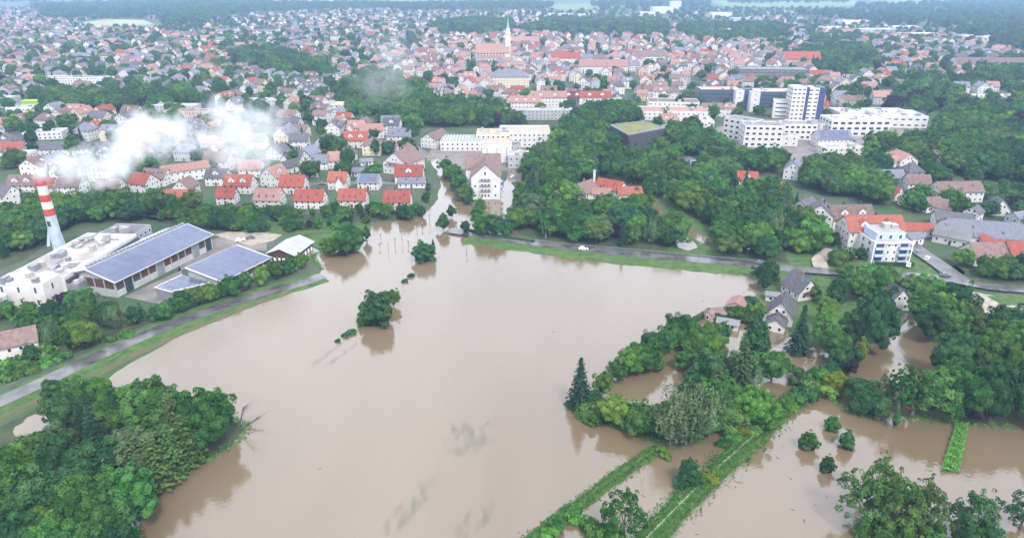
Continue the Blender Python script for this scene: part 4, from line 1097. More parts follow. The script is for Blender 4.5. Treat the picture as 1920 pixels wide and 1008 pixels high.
bpx(gb, 1350, 200, 38, 24, 15, -2, 'glass_dark', 'roof_beige', win=True, pitch=3, storey=3.6, ww=2.6, wh=2.6, mats=('metal_grey', 'glass_blue'), kit=3)
bpx(gb, 1442, 202, 52, 26, 14, -2, 'glass_dark', 'roof_beige', win=True, pitch=3, storey=3.6, ww=2.6, wh=2.6, mats=('metal_grey', 'glass_blue'), kit=4)
bpx(gb, 1384, 206, 7, 8, 17, -2, 'wall_white', 'roof_flat_grey', pitch=7, storey=4, kit=0)
bpx(gb, 1413, 210, 8, 8, 17, -2, 'wall_white', 'roof_flat_grey', pitch=8, storey=4, kit=0)
bpx(gb, 1399, 206, 7, 10, 18, -2, 'glass_blue', 'roof_flat_grey', win=False, kit=0)
# green-roofed dark hall
cor = [P(u, v, 11.6) for u, v in ((1178, 253), (1246, 240), (1206, 228), (1145, 235))]
cc = sum(cor, Vector()) / 4; gh = thing('green_roofed_hall', (cc.x, cc.y, 0), 0, None, 'hall', None, 'dark boxy hall with yellow-green planted roof rising from the trees')
rg = lambda f, z: [(cc.x + (q.x - cc.x) * f - cc.x, cc.y + (q.y - cc.y) * f - cc.y, z) for q in cor]
mb = MB(); mb.solid(rg(1, -.3), rg(1, 11.2)); mb.build('wall', 'roof_dark', gh)
mb = MB(); o_, i_ = rg(1.02, 11.2), rg(.97, 11.2)
for k in range(4):
    j = (k + 1) % 4; mb.solid([o_[k], o_[j], i_[j], i_[k]], [(x, y, 12.2) for x, y, z in (o_[k], o_[j], i_[j], i_[k])])
mb.build('parapet', 'metal_grey', gh)
mb = MB(); mb.solid(rg(.965, 11.21), rg(.965, 11.8)); mb.build('planted_roof', 'roof_sedum', gh)
mb = MB(); w0 = rg(1.003, 0)
for k in (0, 3):
    j = (k + 1) % 4; A_, B_ = Vector(w0[k]), Vector(w0[j]); n_ = int((B_ - A_).length / 2.2); d_ = (B_ - A_).normalized(); s_ = Vector((d_.y, -d_.x, 0))
    for i in range(1, n_):
        q = A_.lerp(B_, i / n_); mb.solid([tuple(q - d_ * .2), tuple(q - d_ * .2 + s_ * .2), tuple(q + d_ * .2 + s_ * .2), tuple(q + d_ * .2)], [tuple(v_ + Vector((0, 0, 11.0))) for v_ in (q - d_ * .2, q - d_ * .2 + s_ * .2, q + d_ * .2 + s_ * .2, q + d_ * .2)])
mb.build('facade_ribs', 'dark_metal', gh, kind='stuff')
HOUSES.append((cc.x, cc.y, 24))
# school with stepped red-brown roofs
sch = group_building('school_building', 1265, 228, -4, 'white school with stepped red-brown flat roofs behind the green-roofed hall')
for u, v, L, D, h, ro in ((1240, 226, 40, 26, 7, 'roof_pink'), (1290, 228, 36, 24, 8, 'roof_pink'), (1262, 214, 44, 22, 10, 'roof_brown'), (1312, 240, 22, 14, 5, 'roof_flat_pale')):
    bpx(sch, u, v, L, D, h, -6, 'wall_white', ro, pitch=4, storey=3.4, kit=2)
for p_, lab in (((954, 168), 'cream public building with hipped slate roof below the church'),):
    p = P(*p_); house(p.x, p.y + 14, 0, 44, 24, 13, 6, 'roof_slate', 'wall_cream', near=False, hip=.9, chim=2, group='large buildings of the old town', label=lab, name='public_building')
for u, v, L, h, rf, lab in ((985, 214, 26, 10, 'roof_pink', 'white apartment row with pink roof, west one above the park trees'), (1040, 206, 44, 11, 'roof_pink', 'long white apartment row with pink roof above the park trees'),
                            (1105, 206, 40, 11, 'roof_red', 'white apartment row with red roof beside the park street')):
    p = P(u, v); house(p.x, p.y + 8, 0, L, 14, h, 4.5, rf, 'wall_white', near=False, chim=2, dorm=3, group='apartment rows above the park', label=lab, name='apartment_row')
p = P(1010, 226); block('flat_building', p.x, p.y + 8, 0, 58, 12, 8, 'wall_grey', 'roof_flat_pale', label='long flat-roofed building with dark window bands behind the park trees', group='apartment rows above the park')
# church
p = P(924, 118); cx, cy = p.x, p.y
chh = thing('church', (cx, cy, 0), 0, None, 'church', None, 'church with long faded red roof and tall white tower above the old town')
mb = MB(); wall_geo(mb, 46, 20, 15, 11); mb.build('nave_wall', 'wall_white', chh)
mb = MB(); roof_geo(mb, 46, 20, 15, 11, o=.8); mb.build('nave_roof', 'roof_pink', chh)
mb = MB(); mb.box(-22.5, 17, -16, -10.02, -.3, 8); mb.build('aisle_wall', 'wall_white', chh)
mb = MB(); mb.face([(-23, -16.6, 7.9), (17.4, -16.6, 7.9), (17.4, -10.05, 11.5), (-23, -10.05, 11.5)]); mb.build('aisle_roof', 'roof_pink', chh)
mb = MB()
for i in range(9): window_geo(mb, 1.8, 2.6, Matrix.Translation((-20 + i * 4.4, -10, 13.0))); window_geo(mb, 1.6, 4.2, Matrix.Translation((-20.5 + i * 4.4, -16, 4.2)))
mb.build('windows', ['wall_grey', 'glass_dark'], chh, kind='stuff')
mb = MB(); mb.box(17.8, 25.2, -3.7, 3.7, 0, 39); mb.box(17.5, 25.5, -4, 4, 39, 39.8); mb.build('tower', 'wall_cream', chh)
mb = MB(); mb.solid([(18.2 + 3.3 + 3.9 * math.cos(math.pi / 8 + k * math.pi / 4), 3.9 * math.sin(math.pi / 8 + k * math.pi / 4), 39.8) for k in range(8)], [(21.5 + 3.0 * math.cos(math.pi / 8 + k * math.pi / 4), 3.0 * math.sin(math.pi / 8 + k * math.pi / 4), 46) for k in range(8)]); mb.build('belfry', 'wall_white', chh)
mb = MB(); mb.tube((21.5, 0, 46), (21.5, 0, 61), 2.4, .1, 8); mb.build('spire', 'copper_roof', chh)
HOUSES.append((cx, cy, 34))
# big far roofs that stand out
for u, v, L, D, h, r, rz, rf, wl_, lab in ((1130, 138, 60, 18, 10, 7, 0, 'roof_pink', 'wall_white', 'long pink roofed block right of the church'), (1500, 122, 46, 26, 9, 9, -6, 'roof_red', 'wall_pink', 'large red roof on the eastern edge of the old town'),
                                           (1060, 122, 40, 16, 10, 7, 0, 'roof_red', 'wall_white', 'red roofed block just right of the church tower'), (985, 88, 48, 16, 10, 7, 0, 'roof_pink', 'wall_white', 'pink roofed block behind the church tower'),
                                           (1850, 130, 90, 30, 8, 7, -4, 'roof_brown', 'wall_white', 'wide brown roofed hall on the far right'), (1215, 118, 44, 16, 10, 7, 0, 'roof_brown', 'wall_white', 'brown roofed row near the middle of the old town')):
    p = P(u, v); house(p.x, p.y, math.radians(rz), L, D, h, r, rf, wl_, near=False, chim=1, group='large roofs of the old town', label=lab, name='town_block')
p = P(1890, 196); block('school_hall', p.x + 6, p.y + 12, math.radians(-4), 64, 24, 6, 'wall_pink', 'roof_flat_pale', label='low red-walled hall with pale roof above the right-hand woods', kit=4, pitch=6)
p = P(1450, 148); block('parking_deck', p.x, p.y + 10, math.radians(-6), 80, 30, 11, 'roof_dark', 'roof_flat_grey', label='dark grey parking deck behind the glass office', kit=5, pitch=6, storey=3.4, ww=5, wh=1.2)
for u, v, L, h in ((1560, 58, 60, 9), (1640, 62, 90, 9), (1720, 70, 70, 8), (1830, 76, 60, 9), (1345, 62, 70, 8), (1560, 74, 50, 9), (1690, 56, 70, 8), (1600, 46, 80, 10), (1350, 34, 60, 16), (1395, 40, 80, 9), (1240, 26, 70, 22), (1265, 18, 40, 30), (1210, 30, 60, 12), (1050, 30, 160, 7)):
    p = P(u, v); block('warehouse', p.x, p.y, random.uniform(-.15, .15), L, 34, h, random.choice(('wall_white', 'wall_grey', 'wall_white')), random.choice(('roof_white', 'roof_flat_pale')), group='warehouses at the edge of town', kit=0, win=False, desc='white flat warehouse at the far edge of town')

# ------------------------------------------------------------------ where things grow and where nothing is built (outlines on the ground)
WOODS = [  # outline of the trunks, spacing, height range, kinds, share of fill
    ([(55, 180), (380, 182), (388, 208), (290, 203), (225, 212), (110, 200), (60, 196)], 10, (10, 15)),
    ([(425, 104), (500, 98), (560, 112), (625, 132), (620, 152), (540, 150), (440, 124)], 13, (12, 18)),
    ([(640, 165), (720, 150), (800, 172), (800, 218), (650, 220)], 11, (11, 16)),
    ([(700, 206), (800, 190), (905, 206), (1055, 222), (1052, 236), (830, 240), (720, 240)], 9, (10, 15)),
    ([(1062, 240), (1130, 206), (1165, 214), (1205, 226), (1150, 262), (1060, 278)], 9, (11, 16)),
    ([(990, 322), (1012, 296), (1060, 268), (1150, 268), (1170, 292), (1250, 292), (1335, 305), (1400, 350), (1440, 362), (1500, 388), (1545, 440), (1540, 486), (1480, 492), (1425, 486), (1330, 472), (1240, 470), (1100, 458), (1000, 448), (970, 434), (966, 398), (978, 362)], 8.2, (8.5, 16)),
    ([(1250, 250), (1320, 246), (1350, 276), (1400, 296), (1480, 306), (1470, 330), (1390, 330), (1330, 300), (1250, 284)], 8.5, (9, 14)),
    ([(1500, 320), (1640, 318), (1660, 345), (1650, 386), (1600, 372), (1540, 366), (1490, 352)], 8.5, (11, 16)),
    ([(1600, 308), (1650, 282), (1740, 268), (1760, 235), (1850, 212), (1990, 215), (1990, 345), (1900, 350), (1850, 336), (1760, 326), (1700, 310)], 9, (11, 17)),
    ([(1700, 376), (1790, 384), (1800, 408), (1740, 406), (1690, 400)], 8, (8, 12)),
    ([(0, 415), (60, 392), (280, 388), (400, 404), (412, 418), (330, 410), (255, 415), (150, 420), (110, 432), (30, 470), (0, 480)], 8.2, (9, 14)),
    ([(400, 404), (540, 402), (790, 398), (796, 406), (770, 414), (620, 416), (430, 414)], 6.0, (5, 8)),
    ([(410, 428), (540, 424), (610, 430), (600, 442), (440, 438)], 6.5, (4, 7)),
    ([(410, 418), (700, 417), (650, 432), (540, 424), (420, 430)], 6.0, (3, 6)),
    ([(0, 440), (95, 432), (130, 428), (90, 458), (40, 490), (0, 505)], 7.5, (8, 12)),
    ([(255, 405), (410, 415), (520, 424), (430, 436), (330, 425)], 7.0, (5, 9)),
    ([(0, 560), (60, 566), (130, 572), (240, 586), (300, 594), (300, 604), (250, 622), (180, 650), (100, 682), (0, 716), (0, 680), (70, 668), (80, 640), (0, 615)], 7.4, (6, 9.5)),
    ([(1790, 522), (1780, 500), (1830, 490), (1990, 505), (1990, 540), (1850, 532)], 6.5, (6, 9)),
    ([(1740, 480), (1770, 480), (1810, 510), (1800, 524)], 7, (7, 12)),
    ([(1500, 440), (1545, 440), (1600, 470), (1625, 500), (1570, 505), (1480, 500)], 8, (4, 9)),
    ([(1730, 330), (1850, 350), (1990, 350), (1990, 440), (1900, 430), (1740, 398)], 10, (4, 9)),
    ([(1500, 100), (1600, 92), (1640, 105), (1640, 140), (1560, 146), (1500, 130)], 15, (12, 18)),
    ([(1690, 175), (1740, 165), (1800, 180), (1830, 210), (1760, 214), (1700, 200)], 13, (12, 18)),
    ([(1860, 120), (1990, 112), (1990, 160), (1880, 168), (1800, 172)], 14, (12, 18)),
    ([(1040, 40), (1250, 44), (1260, 66), (1200, 72), (1030, 68), (960, 62)], 22, (14, 20)),
    ([(840, 42), (960, 40), (960, 66), (860, 70), (800, 56)], 22, (14, 20)),
    ([(1270, 50), (1460, 48), (1480, 76), (1420, 82), (1280, 78)], 20, (13, 18)),
    ([(1520, 72), (1590, 70), (1600, 84), (1530, 88)], 18, (12, 18)),
]
FARWOODS = [([(60, 14), (330, 8), (700, 10), (760, 18), (500, 24), (420, 34), (320, 42), (290, 34), (90, 40)], 34), ([(300, 34), (390, 30), (390, 46), (310, 50)], 24), ([(700, 12), (960, 8), (1040, 12), (1020, 20), (760, 24)], 36),
            ([(1360, 2), (1590, 0), (1590, 6), (1370, 8)], 36), ([(1600, 14), (1940, 6), (1940, 30), (1700, 36), (1600, 26)], 34), ([(0, -2), (300, -6), (330, -1), (0, 6)], 60), ([(300, -16), (700, -20), (720, -14), (330, -9)], 70), ([(1000, -16), (1500, -20), (1500, -14), (1040, -10)], 70), ([(1500, -8), (1700, -9), (1720, -4), (1540, -2)], 60), ([(1700, -2), (1960, -4), (1960, 4), (1760, 6)], 50), ([(1100, 8), (1330, 4), (1330, 16), (1120, 20)], 36), ([(1480, 26), (1760, 36), (1990, 34), (1990, 60), (1880, 64), (1600, 44)], 30), ([(1780, 64), (1990, 70), (1990, 104), (1900, 100)], 24)]
CLEAR = [[(1070, 340), (1205, 345), (1225, 384), (1205, 408), (1150, 402), (1072, 396)], [(1208, 374), (1236, 374), (1278, 408), (1346, 440), (1348, 482), (1258, 484), (1260, 452), (1226, 430)], [(1380, 322), (1475, 330), (1475, 376), (1384, 366)], [(1498, 372), (1585, 372), (1575, 455), (1530, 440)], [(1262, 296), (1330, 300), (1330, 332), (1262, 328)],
         [(1630, 470), (1710, 470), (1790, 530), (1720, 530)], [(1480, 478), (1560, 466), (1570, 508), (1500, 510)], [(232, 540), (300, 585), (600, 520), (600, 430), (440, 440), (300, 425), (110, 455), (0, 500), (0, 560), (140, 560)],
         [(1140, 240), (1245, 250), (1262, 276), (1200, 306), (1160, 300), (1138, 272)]]
LAKE_P = LAKE
ROADS_PX = [[(0, 756), (100, 710), (210, 658), (330, 608), (450, 566), (560, 534)], [(905, 444), (1100, 470), (1300, 489), (1500, 508), (1700, 519), (1850, 540), (1960, 548)], [(1700, 455), (1765, 502), (1800, 528)], [(1330, 250), (1378, 290)]]
ROADS_W = [smooth_line([P(u, v) for u, v in r], 6) for r in ROADS_PX]
def off_road(x, y, d=6.0):
    for r in ROADS_W:
        for q in r:
            if (q.x - x) ** 2 + (q.y - y) ** 2 < d * d: return False
    return True
CAND = []                                     # (apparent size, key, x, y, h, material, group)
KINDS = ['round0', 'round1', 'round2', 'round3', 'round4', 'tall0', 'tall1']
def pick_mat():
    return random.choices(['leaf_green', 'leaf_fresh', 'leaf_deep', 'leaf_olive', 'leaf_grey', 'leaf_copper'], [50, 18, 22, 6, 3, 1.2])[0]
def fill(poly, gap, hr, group, keep=1.0, avoid=True):
    ws = [P(u, v) for u, v in poly]
    x0, x1 = min(p.x for p in ws), max(p.x for p in ws); y0, y1 = min(p.y for p in ws), max(p.y for p in ws)
    wp = [(p.x, p.y) for p in ws]
    y = y0
    row = 0
    while y < y1:
        x = x0 + (row % 2) * gap / 2
        while x < x1:
            px, py = x + random.uniform(-.38, .38) * gap, y + random.uniform(-.38, .38) * gap
            x += gap
            if random.random() > keep or not inside(px, py, wp): continue
            u, v = J(px, py)
            if u < -60 or u > 1990: continue
            if avoid and (any(inside(u, v, c) for c in CLEAR) or not off_road(px, py, 9) or not clear_of(px, py, 2.0)): continue
            h = random.uniform(*hr)
            key = random.choice(KINDS) if random.random() > .10 else random.choice(['spruce0', 'spruce1'])
            CAND.append((h / math.hypot(px, py), key, px, py, h, None if key[0] == 's' else pick_mat(), group))
        y += gap * .87; row += 1
GN = ['trees of the western park', 'trees of the hill wood', 'trees left of the park', 'trees of the park strip', 'trees by the green-roofed hall', 'trees of the central woodland', 'trees below the white complex', 'trees of the eastern quarter', 'trees of the right-hand woods', 'garden trees of the eastern quarter',
      'trees behind the plant', 'hedge trees of the estate', 'hedge trees of the estate', 'hedge trees of the estate', 'trees behind the plant', 'trees behind the plant', 'trees left of the road', 'trees along the right-hand road', 'trees beside the sloping street', 'garden trees of the eastern quarter', 'garden trees of the eastern quarter'] + ['trees among the town roofs'] * 20
for (poly, gap, hr), g in zip(WOODS, GN):
    fill(poly, gap, hr, g)
    sheet('woodland_floor', poly, .013, 'forest_floor')

# ------------------------------------------------------------------ the town itself: houses in rows, gardens between
CENTRE = [(700, 118), (880, 68), (1350, 62), (1480, 110), (1480, 150), (1330, 195), (1210, 190), (1100, 168), (940, 190), (800, 150)]
DARKROW = [(1720, 100), (1870, 110), (1870, 150), (1740, 150)]
NOHOUSE = [w[0] for w in WOODS] + [f[0] for f in FARWOODS] + CLEAR + [LAKE, [(140, 44), (200, 34), (290, 38), (330, 52), (180, 56)], [(1310, 66), (1420, 64), (1430, 78), (1340, 82)], [(1325, -4), (1650, -4), (1660, 10), (1360, 16)], [(990, 2), (1210, 0), (1210, 14), (1050, 24)], [(1795, 42), (1865, 40), (1865, 60), (1805, 60)],
           [(1560, 400), (1990, 400), (1990, 640), (1500, 640)], [(0, 400), (860, 400), (860, 700), (0, 700)], [(960, 300), (1260, 240), (1640, 300), (1640, 470), (960, 470)], [(1340, 220), (1760, 220), (1740, 310), (1340, 310)], [(800, 232), (1060, 232), (1060, 330), (800, 330)]]
TOWN = []
y = 400.0
while y < 2900:
    dv = J(0, y)[1]
    gap = 21 if y < 700 else (22 if y < 1100 else (26 if y < 1700 else 36))
    x = -0.80 * y * 1.05 - 60
    while x < .80 * y * 1.05 + 60:
        px, py = x + random.uniform(-.3, .3) * gap, y + random.uniform(-.3, .3) * gap
        x += gap * (.84 if inside(*J(px, py), CENTRE) else 1.0)
        u, v = J(px, py)
        if u < -30 or u > 1950 or v > 338: continue
        if any(inside(u, v, q) for q in NOHOUSE): continue
        cen = inside(u, v, CENTRE)
        dens = .62 if cen else (.50 if v > 60 else (.55 if u < 160 or 520 < u < 1000 else .22))
        if v < 34 and not (540 < u < 900 or u < 150): dens *= .35
        if u > 1650 and 190 < v: dens *= .5
        if random.random() > dens: 
            if random.random() < (.45 if cen else .92): CAND.append((random.uniform(8, 14) / math.hypot(px, py), random.choice(KINDS), px, py, random.uniform(8, 15), pick_mat(), 'trees among the town roofs'))
            continue
        if not clear_of(px, py, 7 if cen else 8): continue
        if cen: L, D, h, r = random.uniform(9, 15.5), random.uniform(8.5, 11), random.uniform(6.5, 10.5), random.uniform(3.2, 4.8)
        else: L, D, h, r = random.uniform(11, 18), random.uniform(9.5, 12), random.uniform(5.2, 8), random.uniform(3.2, 4.8)
        rf = random.choices(['roof_red', 'roof_orange', 'roof_pink', 'roof_brown', 'roof_dark', 'roof_slate'], [7, 2, 38, 32, 9, 12] if cen else ([5, 1, 18, 38, 21, 17] if u < 900 else [6, 2, 28, 36, 14, 14]))[0]
        wl_ = random.choices(['wall_white', 'wall_cream', 'wall_grey', 'wall_pink'], [74, 12, 8, 6])[0]
        base = math.radians(8 * math.sin(px / 160) + 12 * math.sin(py / 230 + 1)) + random.choice((0, math.pi / 2)) + random.gauss(0, .06)
        hip = random.choice((0, 0, 0, 0, .9))
        TOWN.append((L / math.hypot(px, py), px, py, base, L, D, h, r, rf, wl_, hip))
        # garden trees round about
        for k in range(2 if not cen else 1):
            if random.random() < (.62 if not cen else .5):
                a = random.uniform(0, 6.283); d = random.uniform(9, 13); hh_ = random.uniform(6, 13)
                CAND.append((hh_ / math.hypot(px, py), random.choice(KINDS) if random.random() < .85 else 'spruce0', px + d * math.cos(a), py + d * math.sin(a), hh_, pick_mat(), 'trees among the town roofs'))
    y += gap * (.95 if y < 1500 else 1.0)
TOWN.sort(key=lambda t: -t[0])
n_near = max(0, 285 - sum(1 for t in THINGS if t[0].name.startswith(('house', 'row_house'))))
for _, px, py, rz, L, D, h, r, rf, wl_, hip in TOWN[:n_near]:
    house(px, py, rz, L, D, h, r, rf, wl_, near=py < 470, hip=hip, chim=1, wing=random.choice((0, 0, 1, -1, 2, -2)), sky=random.choice((0, 2)), dorm=random.choice((0, 0, 1, 2)), group='town houses')
# the rest of the town: too many to count
SLOT = ['wall_white', 'wall_cream', 'wall_grey', 'wall_pink', 'roof_red', 'roof_orange', 'roof_pink', 'roof_brown', 'roof_dark', 'roof_slate', 'glass_dark']
mb = MB()
for _, px, py, rz, L, D, h, r, rf, wl_, hip in TOWN[n_near:]:
    xf = xf_at(px, py, rz)
    wall_geo(mb, L, D, h, r, hip, SLOT.index(wl_), xf); roof_geo(mb, L, D, h, r, hip, .5, .22, SLOT.index(rf), xf)
    if random.random() < .5:
        wx = wing_at(L, D, random.choice((1, -1, 2, -2))); wall_geo(mb, wx[1], wx[2], h * .9, r * .72, 0, SLOT.index(wl_), xf @ wx[0]); roof_geo(mb, wx[1], wx[2], h * .9, r * .72, 0, .4, .18, SLOT.index(rf), xf @ wx[0])
    cx = random.uniform(-.3, .3) * L; mb.box(cx - .4, cx + .4, -.4, .4, h + r * .6, h + r + 1.2, SLOT.index('roof_brown'), xf)
    if py < 1500:
        for a, off, ln in sides(L, D):
            if not seen(px, py, rz, a, off): continue
            for s in range(max(1, int(h / 2.8))):
                n = int(ln / 3)
                for q in range(n):
                    R = xf @ Matrix.Translation(off + Vector((0, 0, 1.5 + s * 2.8))) @ Matrix.Rotation(a, 4, 'Z'); x0 = (q + .5) / n * ln - ln / 2
                    mb.face([tuple(R @ Vector(p)) for p in ((x0 - .55, -.03, -.65), (x0 + .55, -.03, -.65), (x0 + .55, -.03, .65), (x0 - .55, -.03, .65))], SLOT.index('glass_dark'))
print('town', len(TOWN), 'near', n_near)
dh = mb.build('distant_houses', SLOT, kind='stuff'); dh['label'] = 'mass of white houses with red and brown roofs filling the far town'; dh['category'] = 'houses'

# ================================================================== trees one can point at: (pixel of the foot, height, kind, leaf, width)
def tree_px(key, u, v, h, material=None, wide=1.0, where=None, label=None):
    p = P(u, v); return plant(key, p.x, p.y, h, material, wide, where, label=label)
NAMED = {('willow0', 1278, 828): 'big grey-green drooping willow at the front of the flooded gardens', ('poplar0', 1406, 694): 'slender columnar poplar towering beside the white balcony house', ('spruce0', 192, 862): 'tallest dark conical spruce in the middle of the wooded spit',
         ('spruce1', 1086, 762): 'dark conical spruce at the tip of the flooded gardens'}
W = 'trees of the wooded spit'
for a in (('big0', 287, 806, 16, 'leaf_green', .95), ('big1', 388, 838, 17, 'leaf_green', .88), ('spruce0', 192, 862, 19, 'needle_dark', .95), ('spruce1', 168, 842, 14, 'needle_dark', 1.0), ('round1', 128, 800, 11, 'leaf_deep'), ('round2', 152, 780, 10, 'leaf_green'), ('round0', 104, 748, 7, 'leaf_deep'),
          ('round3', 150, 750, 7, 'leaf_green'), ('round4', 185, 752, 8, 'leaf_fresh'), ('round0', 215, 812, 11, 'leaf_fresh'), ('round2', 238, 800, 12, 'leaf_deep'), ('thuja0', 300, 916, 14, 'leaf_olive', 1.2), ('thuja0', 276, 930, 12, 'needle_brown', 1.2), ('thuja0', 332, 892, 15, 'leaf_olive', 1.1), ('thuja0', 356, 872, 15, 'leaf_olive', 1.15),
          ('thuja0', 262, 900, 14, 'needle_brown', 1.1), ('thuja0', 340, 850, 17, 'needle_brown', 1.0), ('round1', 248, 880, 12, 'leaf_grey'), ('tall0', 118, 905, 14, 'leaf_deep', 1.1), ('round4', 92, 880, 12, 'leaf_olive'), ('big0', 190, 1018, 17, 'leaf_green', 1.0), ('big1', 255, 985, 15, 'leaf_green', .85), ('big1', 45, 1052, 14, 'leaf_deep', .95),
          ('round2', 110, 1030, 12, 'leaf_fresh', 1.1), ('tall1', 14, 950, 16, 'leaf_fresh', 1.1), ('tall0', -20, 985, 16, 'leaf_fresh', 1.2), ('round3', 60, 965, 12, 'leaf_deep'), ('round0', 60, 930, 10, 'leaf_fresh'), ('round1', 320, 830, 12, 'leaf_green'), ('round3', 205, 900, 12, 'leaf_deep', 1.1), ('round0', 150, 940, 12, 'leaf_deep'),
          ('big0', 120, 1085, 14, 'leaf_green', .9), ('round4', 215, 1060, 11, 'leaf_deep'), ('round2', 40, 905, 11, 'leaf_fresh'), ('round1', 395, 815, 14, 'leaf_green', .9)):
    tree_px(*a[:5], wide=a[5] if len(a) > 5 else 1.0, where=W, label=NAMED.get(a[:3]))
W = 'trees standing alone in the flood'
tree_px('dome0', 709, 605, 12.4, 'leaf_deep', .98, W, 'dense dark tree standing alone in the middle of the floodwater')
tree_px('bush1', 690, 606, 4.2, 'leaf_green', 1.1, W, 'low shrub at the left foot of the lone tree in the flood')
tree_px('round0', 738, 573, 7, 'leaf_green', .85, W, 'small tree just behind the lone tree in the flood')
tree_px('dome0', 794, 488, 8.6, 'leaf_deep', 1.15, W, 'round dark tree in the flood near the drowned junction')
tree_px('poplar0', 813, 478, 8, 'leaf_deep', .9, W, 'thin sapling right of the round tree near the drowned junction')
W = 'trees by the drowned junction'
for a in (('round0', 622, 480, 8.5, 'leaf_fresh'), ('round2', 650, 478, 11, 'leaf_green'), ('round4', 666, 468, 10, 'leaf_green'), ('round1', 637, 466, 9, 'leaf_fresh'), ('poplar0', 688, 452, 8.5, 'leaf_deep', 1.5), ('round3', 655, 448, 8, 'leaf_deep'), ('round0', 610, 468, 6, 'leaf_fresh'),
          ('round1', 832, 432, 9, 'leaf_deep', .7), ('round0', 846, 408, 7, 'leaf_deep', .8), ('round2', 873, 437, 6.5, 'leaf_deep', .8), ('round3', 908, 441, 11, 'leaf_green', .9), ('round4', 930, 443, 11.5, 'leaf_deep', .9), ('round2', 947, 441, 8.5, 'leaf_deep', .9), ('tall0', 896, 424, 11, 'leaf_fresh', .8), ('tall1', 900, 408, 11, 'leaf_fresh', .7),
          ('round0', 836, 322, 9, 'leaf_green'), ('round1', 851, 340, 11, 'leaf_green'), ('round2', 862, 358, 10, 'leaf_green'), ('round3', 871, 376, 9, 'leaf_green'), ('round4', 842, 332, 8, 'leaf_green'), ('round1', 878, 384, 6, 'leaf_deep'), ('spruce0', 955, 430, 8, 'needle_dark'),
          ('round2', 965, 425, 10, 'leaf_deep'), ('round4', 800, 378, 5.5, 'leaf_deep', .8), ('tall0', 803, 360, 6, 'leaf_deep', .8)):
    tree_px(*a[:5], wide=a[5] if len(a) > 5 else 1.0, where=W, label=NAMED.get(a[:3]))
tree_px('round3', 763, 288, 11, 'leaf_copper', 1.0, 'trees by the drowned junction', 'purple-leaved copper beech among the estate roofs')
tree_px('tall0', 705, 292, 13, 'leaf_deep', .7, 'trees by the drowned junction', 'tall dark garden tree left of the copper beech')
tree_px('tall1', 700, 284, 12, 'leaf_deep', .7, 'trees by the drowned junction', 'second dark garden tree behind the tall one left of the copper beech')
tree_px('round1', 150, 262, 10, 'leaf_copper', 1.2, 'trees by the drowned junction', 'purple-leaved tree below the large hipped red roof in the west')
for u, v, h in ((1672, 208, 15), (1718, 198, 16), (1762, 206, 12), (1742, 190, 14)): tree_px('round2', u, v, h, 'leaf_copper', 1.15, 'purple-leaved trees beyond the white complex')
tree_px('round0', 1388, 318, 8, 'leaf_copper', 1.1, 'purple-leaved trees beyond the white complex', 'purple-leaved tree by the red roof in the eastern quarter')
W = 'trees along the left road'
for i, (u, v, h) in enumerate(((338, 598, 8.5), (352, 590, 9), (376, 583, 9), (400, 574, 8.5), (436, 565, 9.5), (448, 558, 8), (468, 553, 8.5), (496, 543, 9), (522, 532, 9.5), (536, 526, 8), (552, 520, 8), (572, 512, 8), (318, 610, 8), (300, 612, 7))):
    tree_px('round%d' % (i % 5), u - 5, v - 9, h * .92, ('leaf_green', 'leaf_deep', 'leaf_green', 'leaf_fresh')[i % 4], .85, W)
tree_px('round2', 165, 650, 9.5, 'leaf_fresh', 1.15, W, 'bright green tree beside the left road, brightest of its row')
W = 'trees of the flooded gardens'
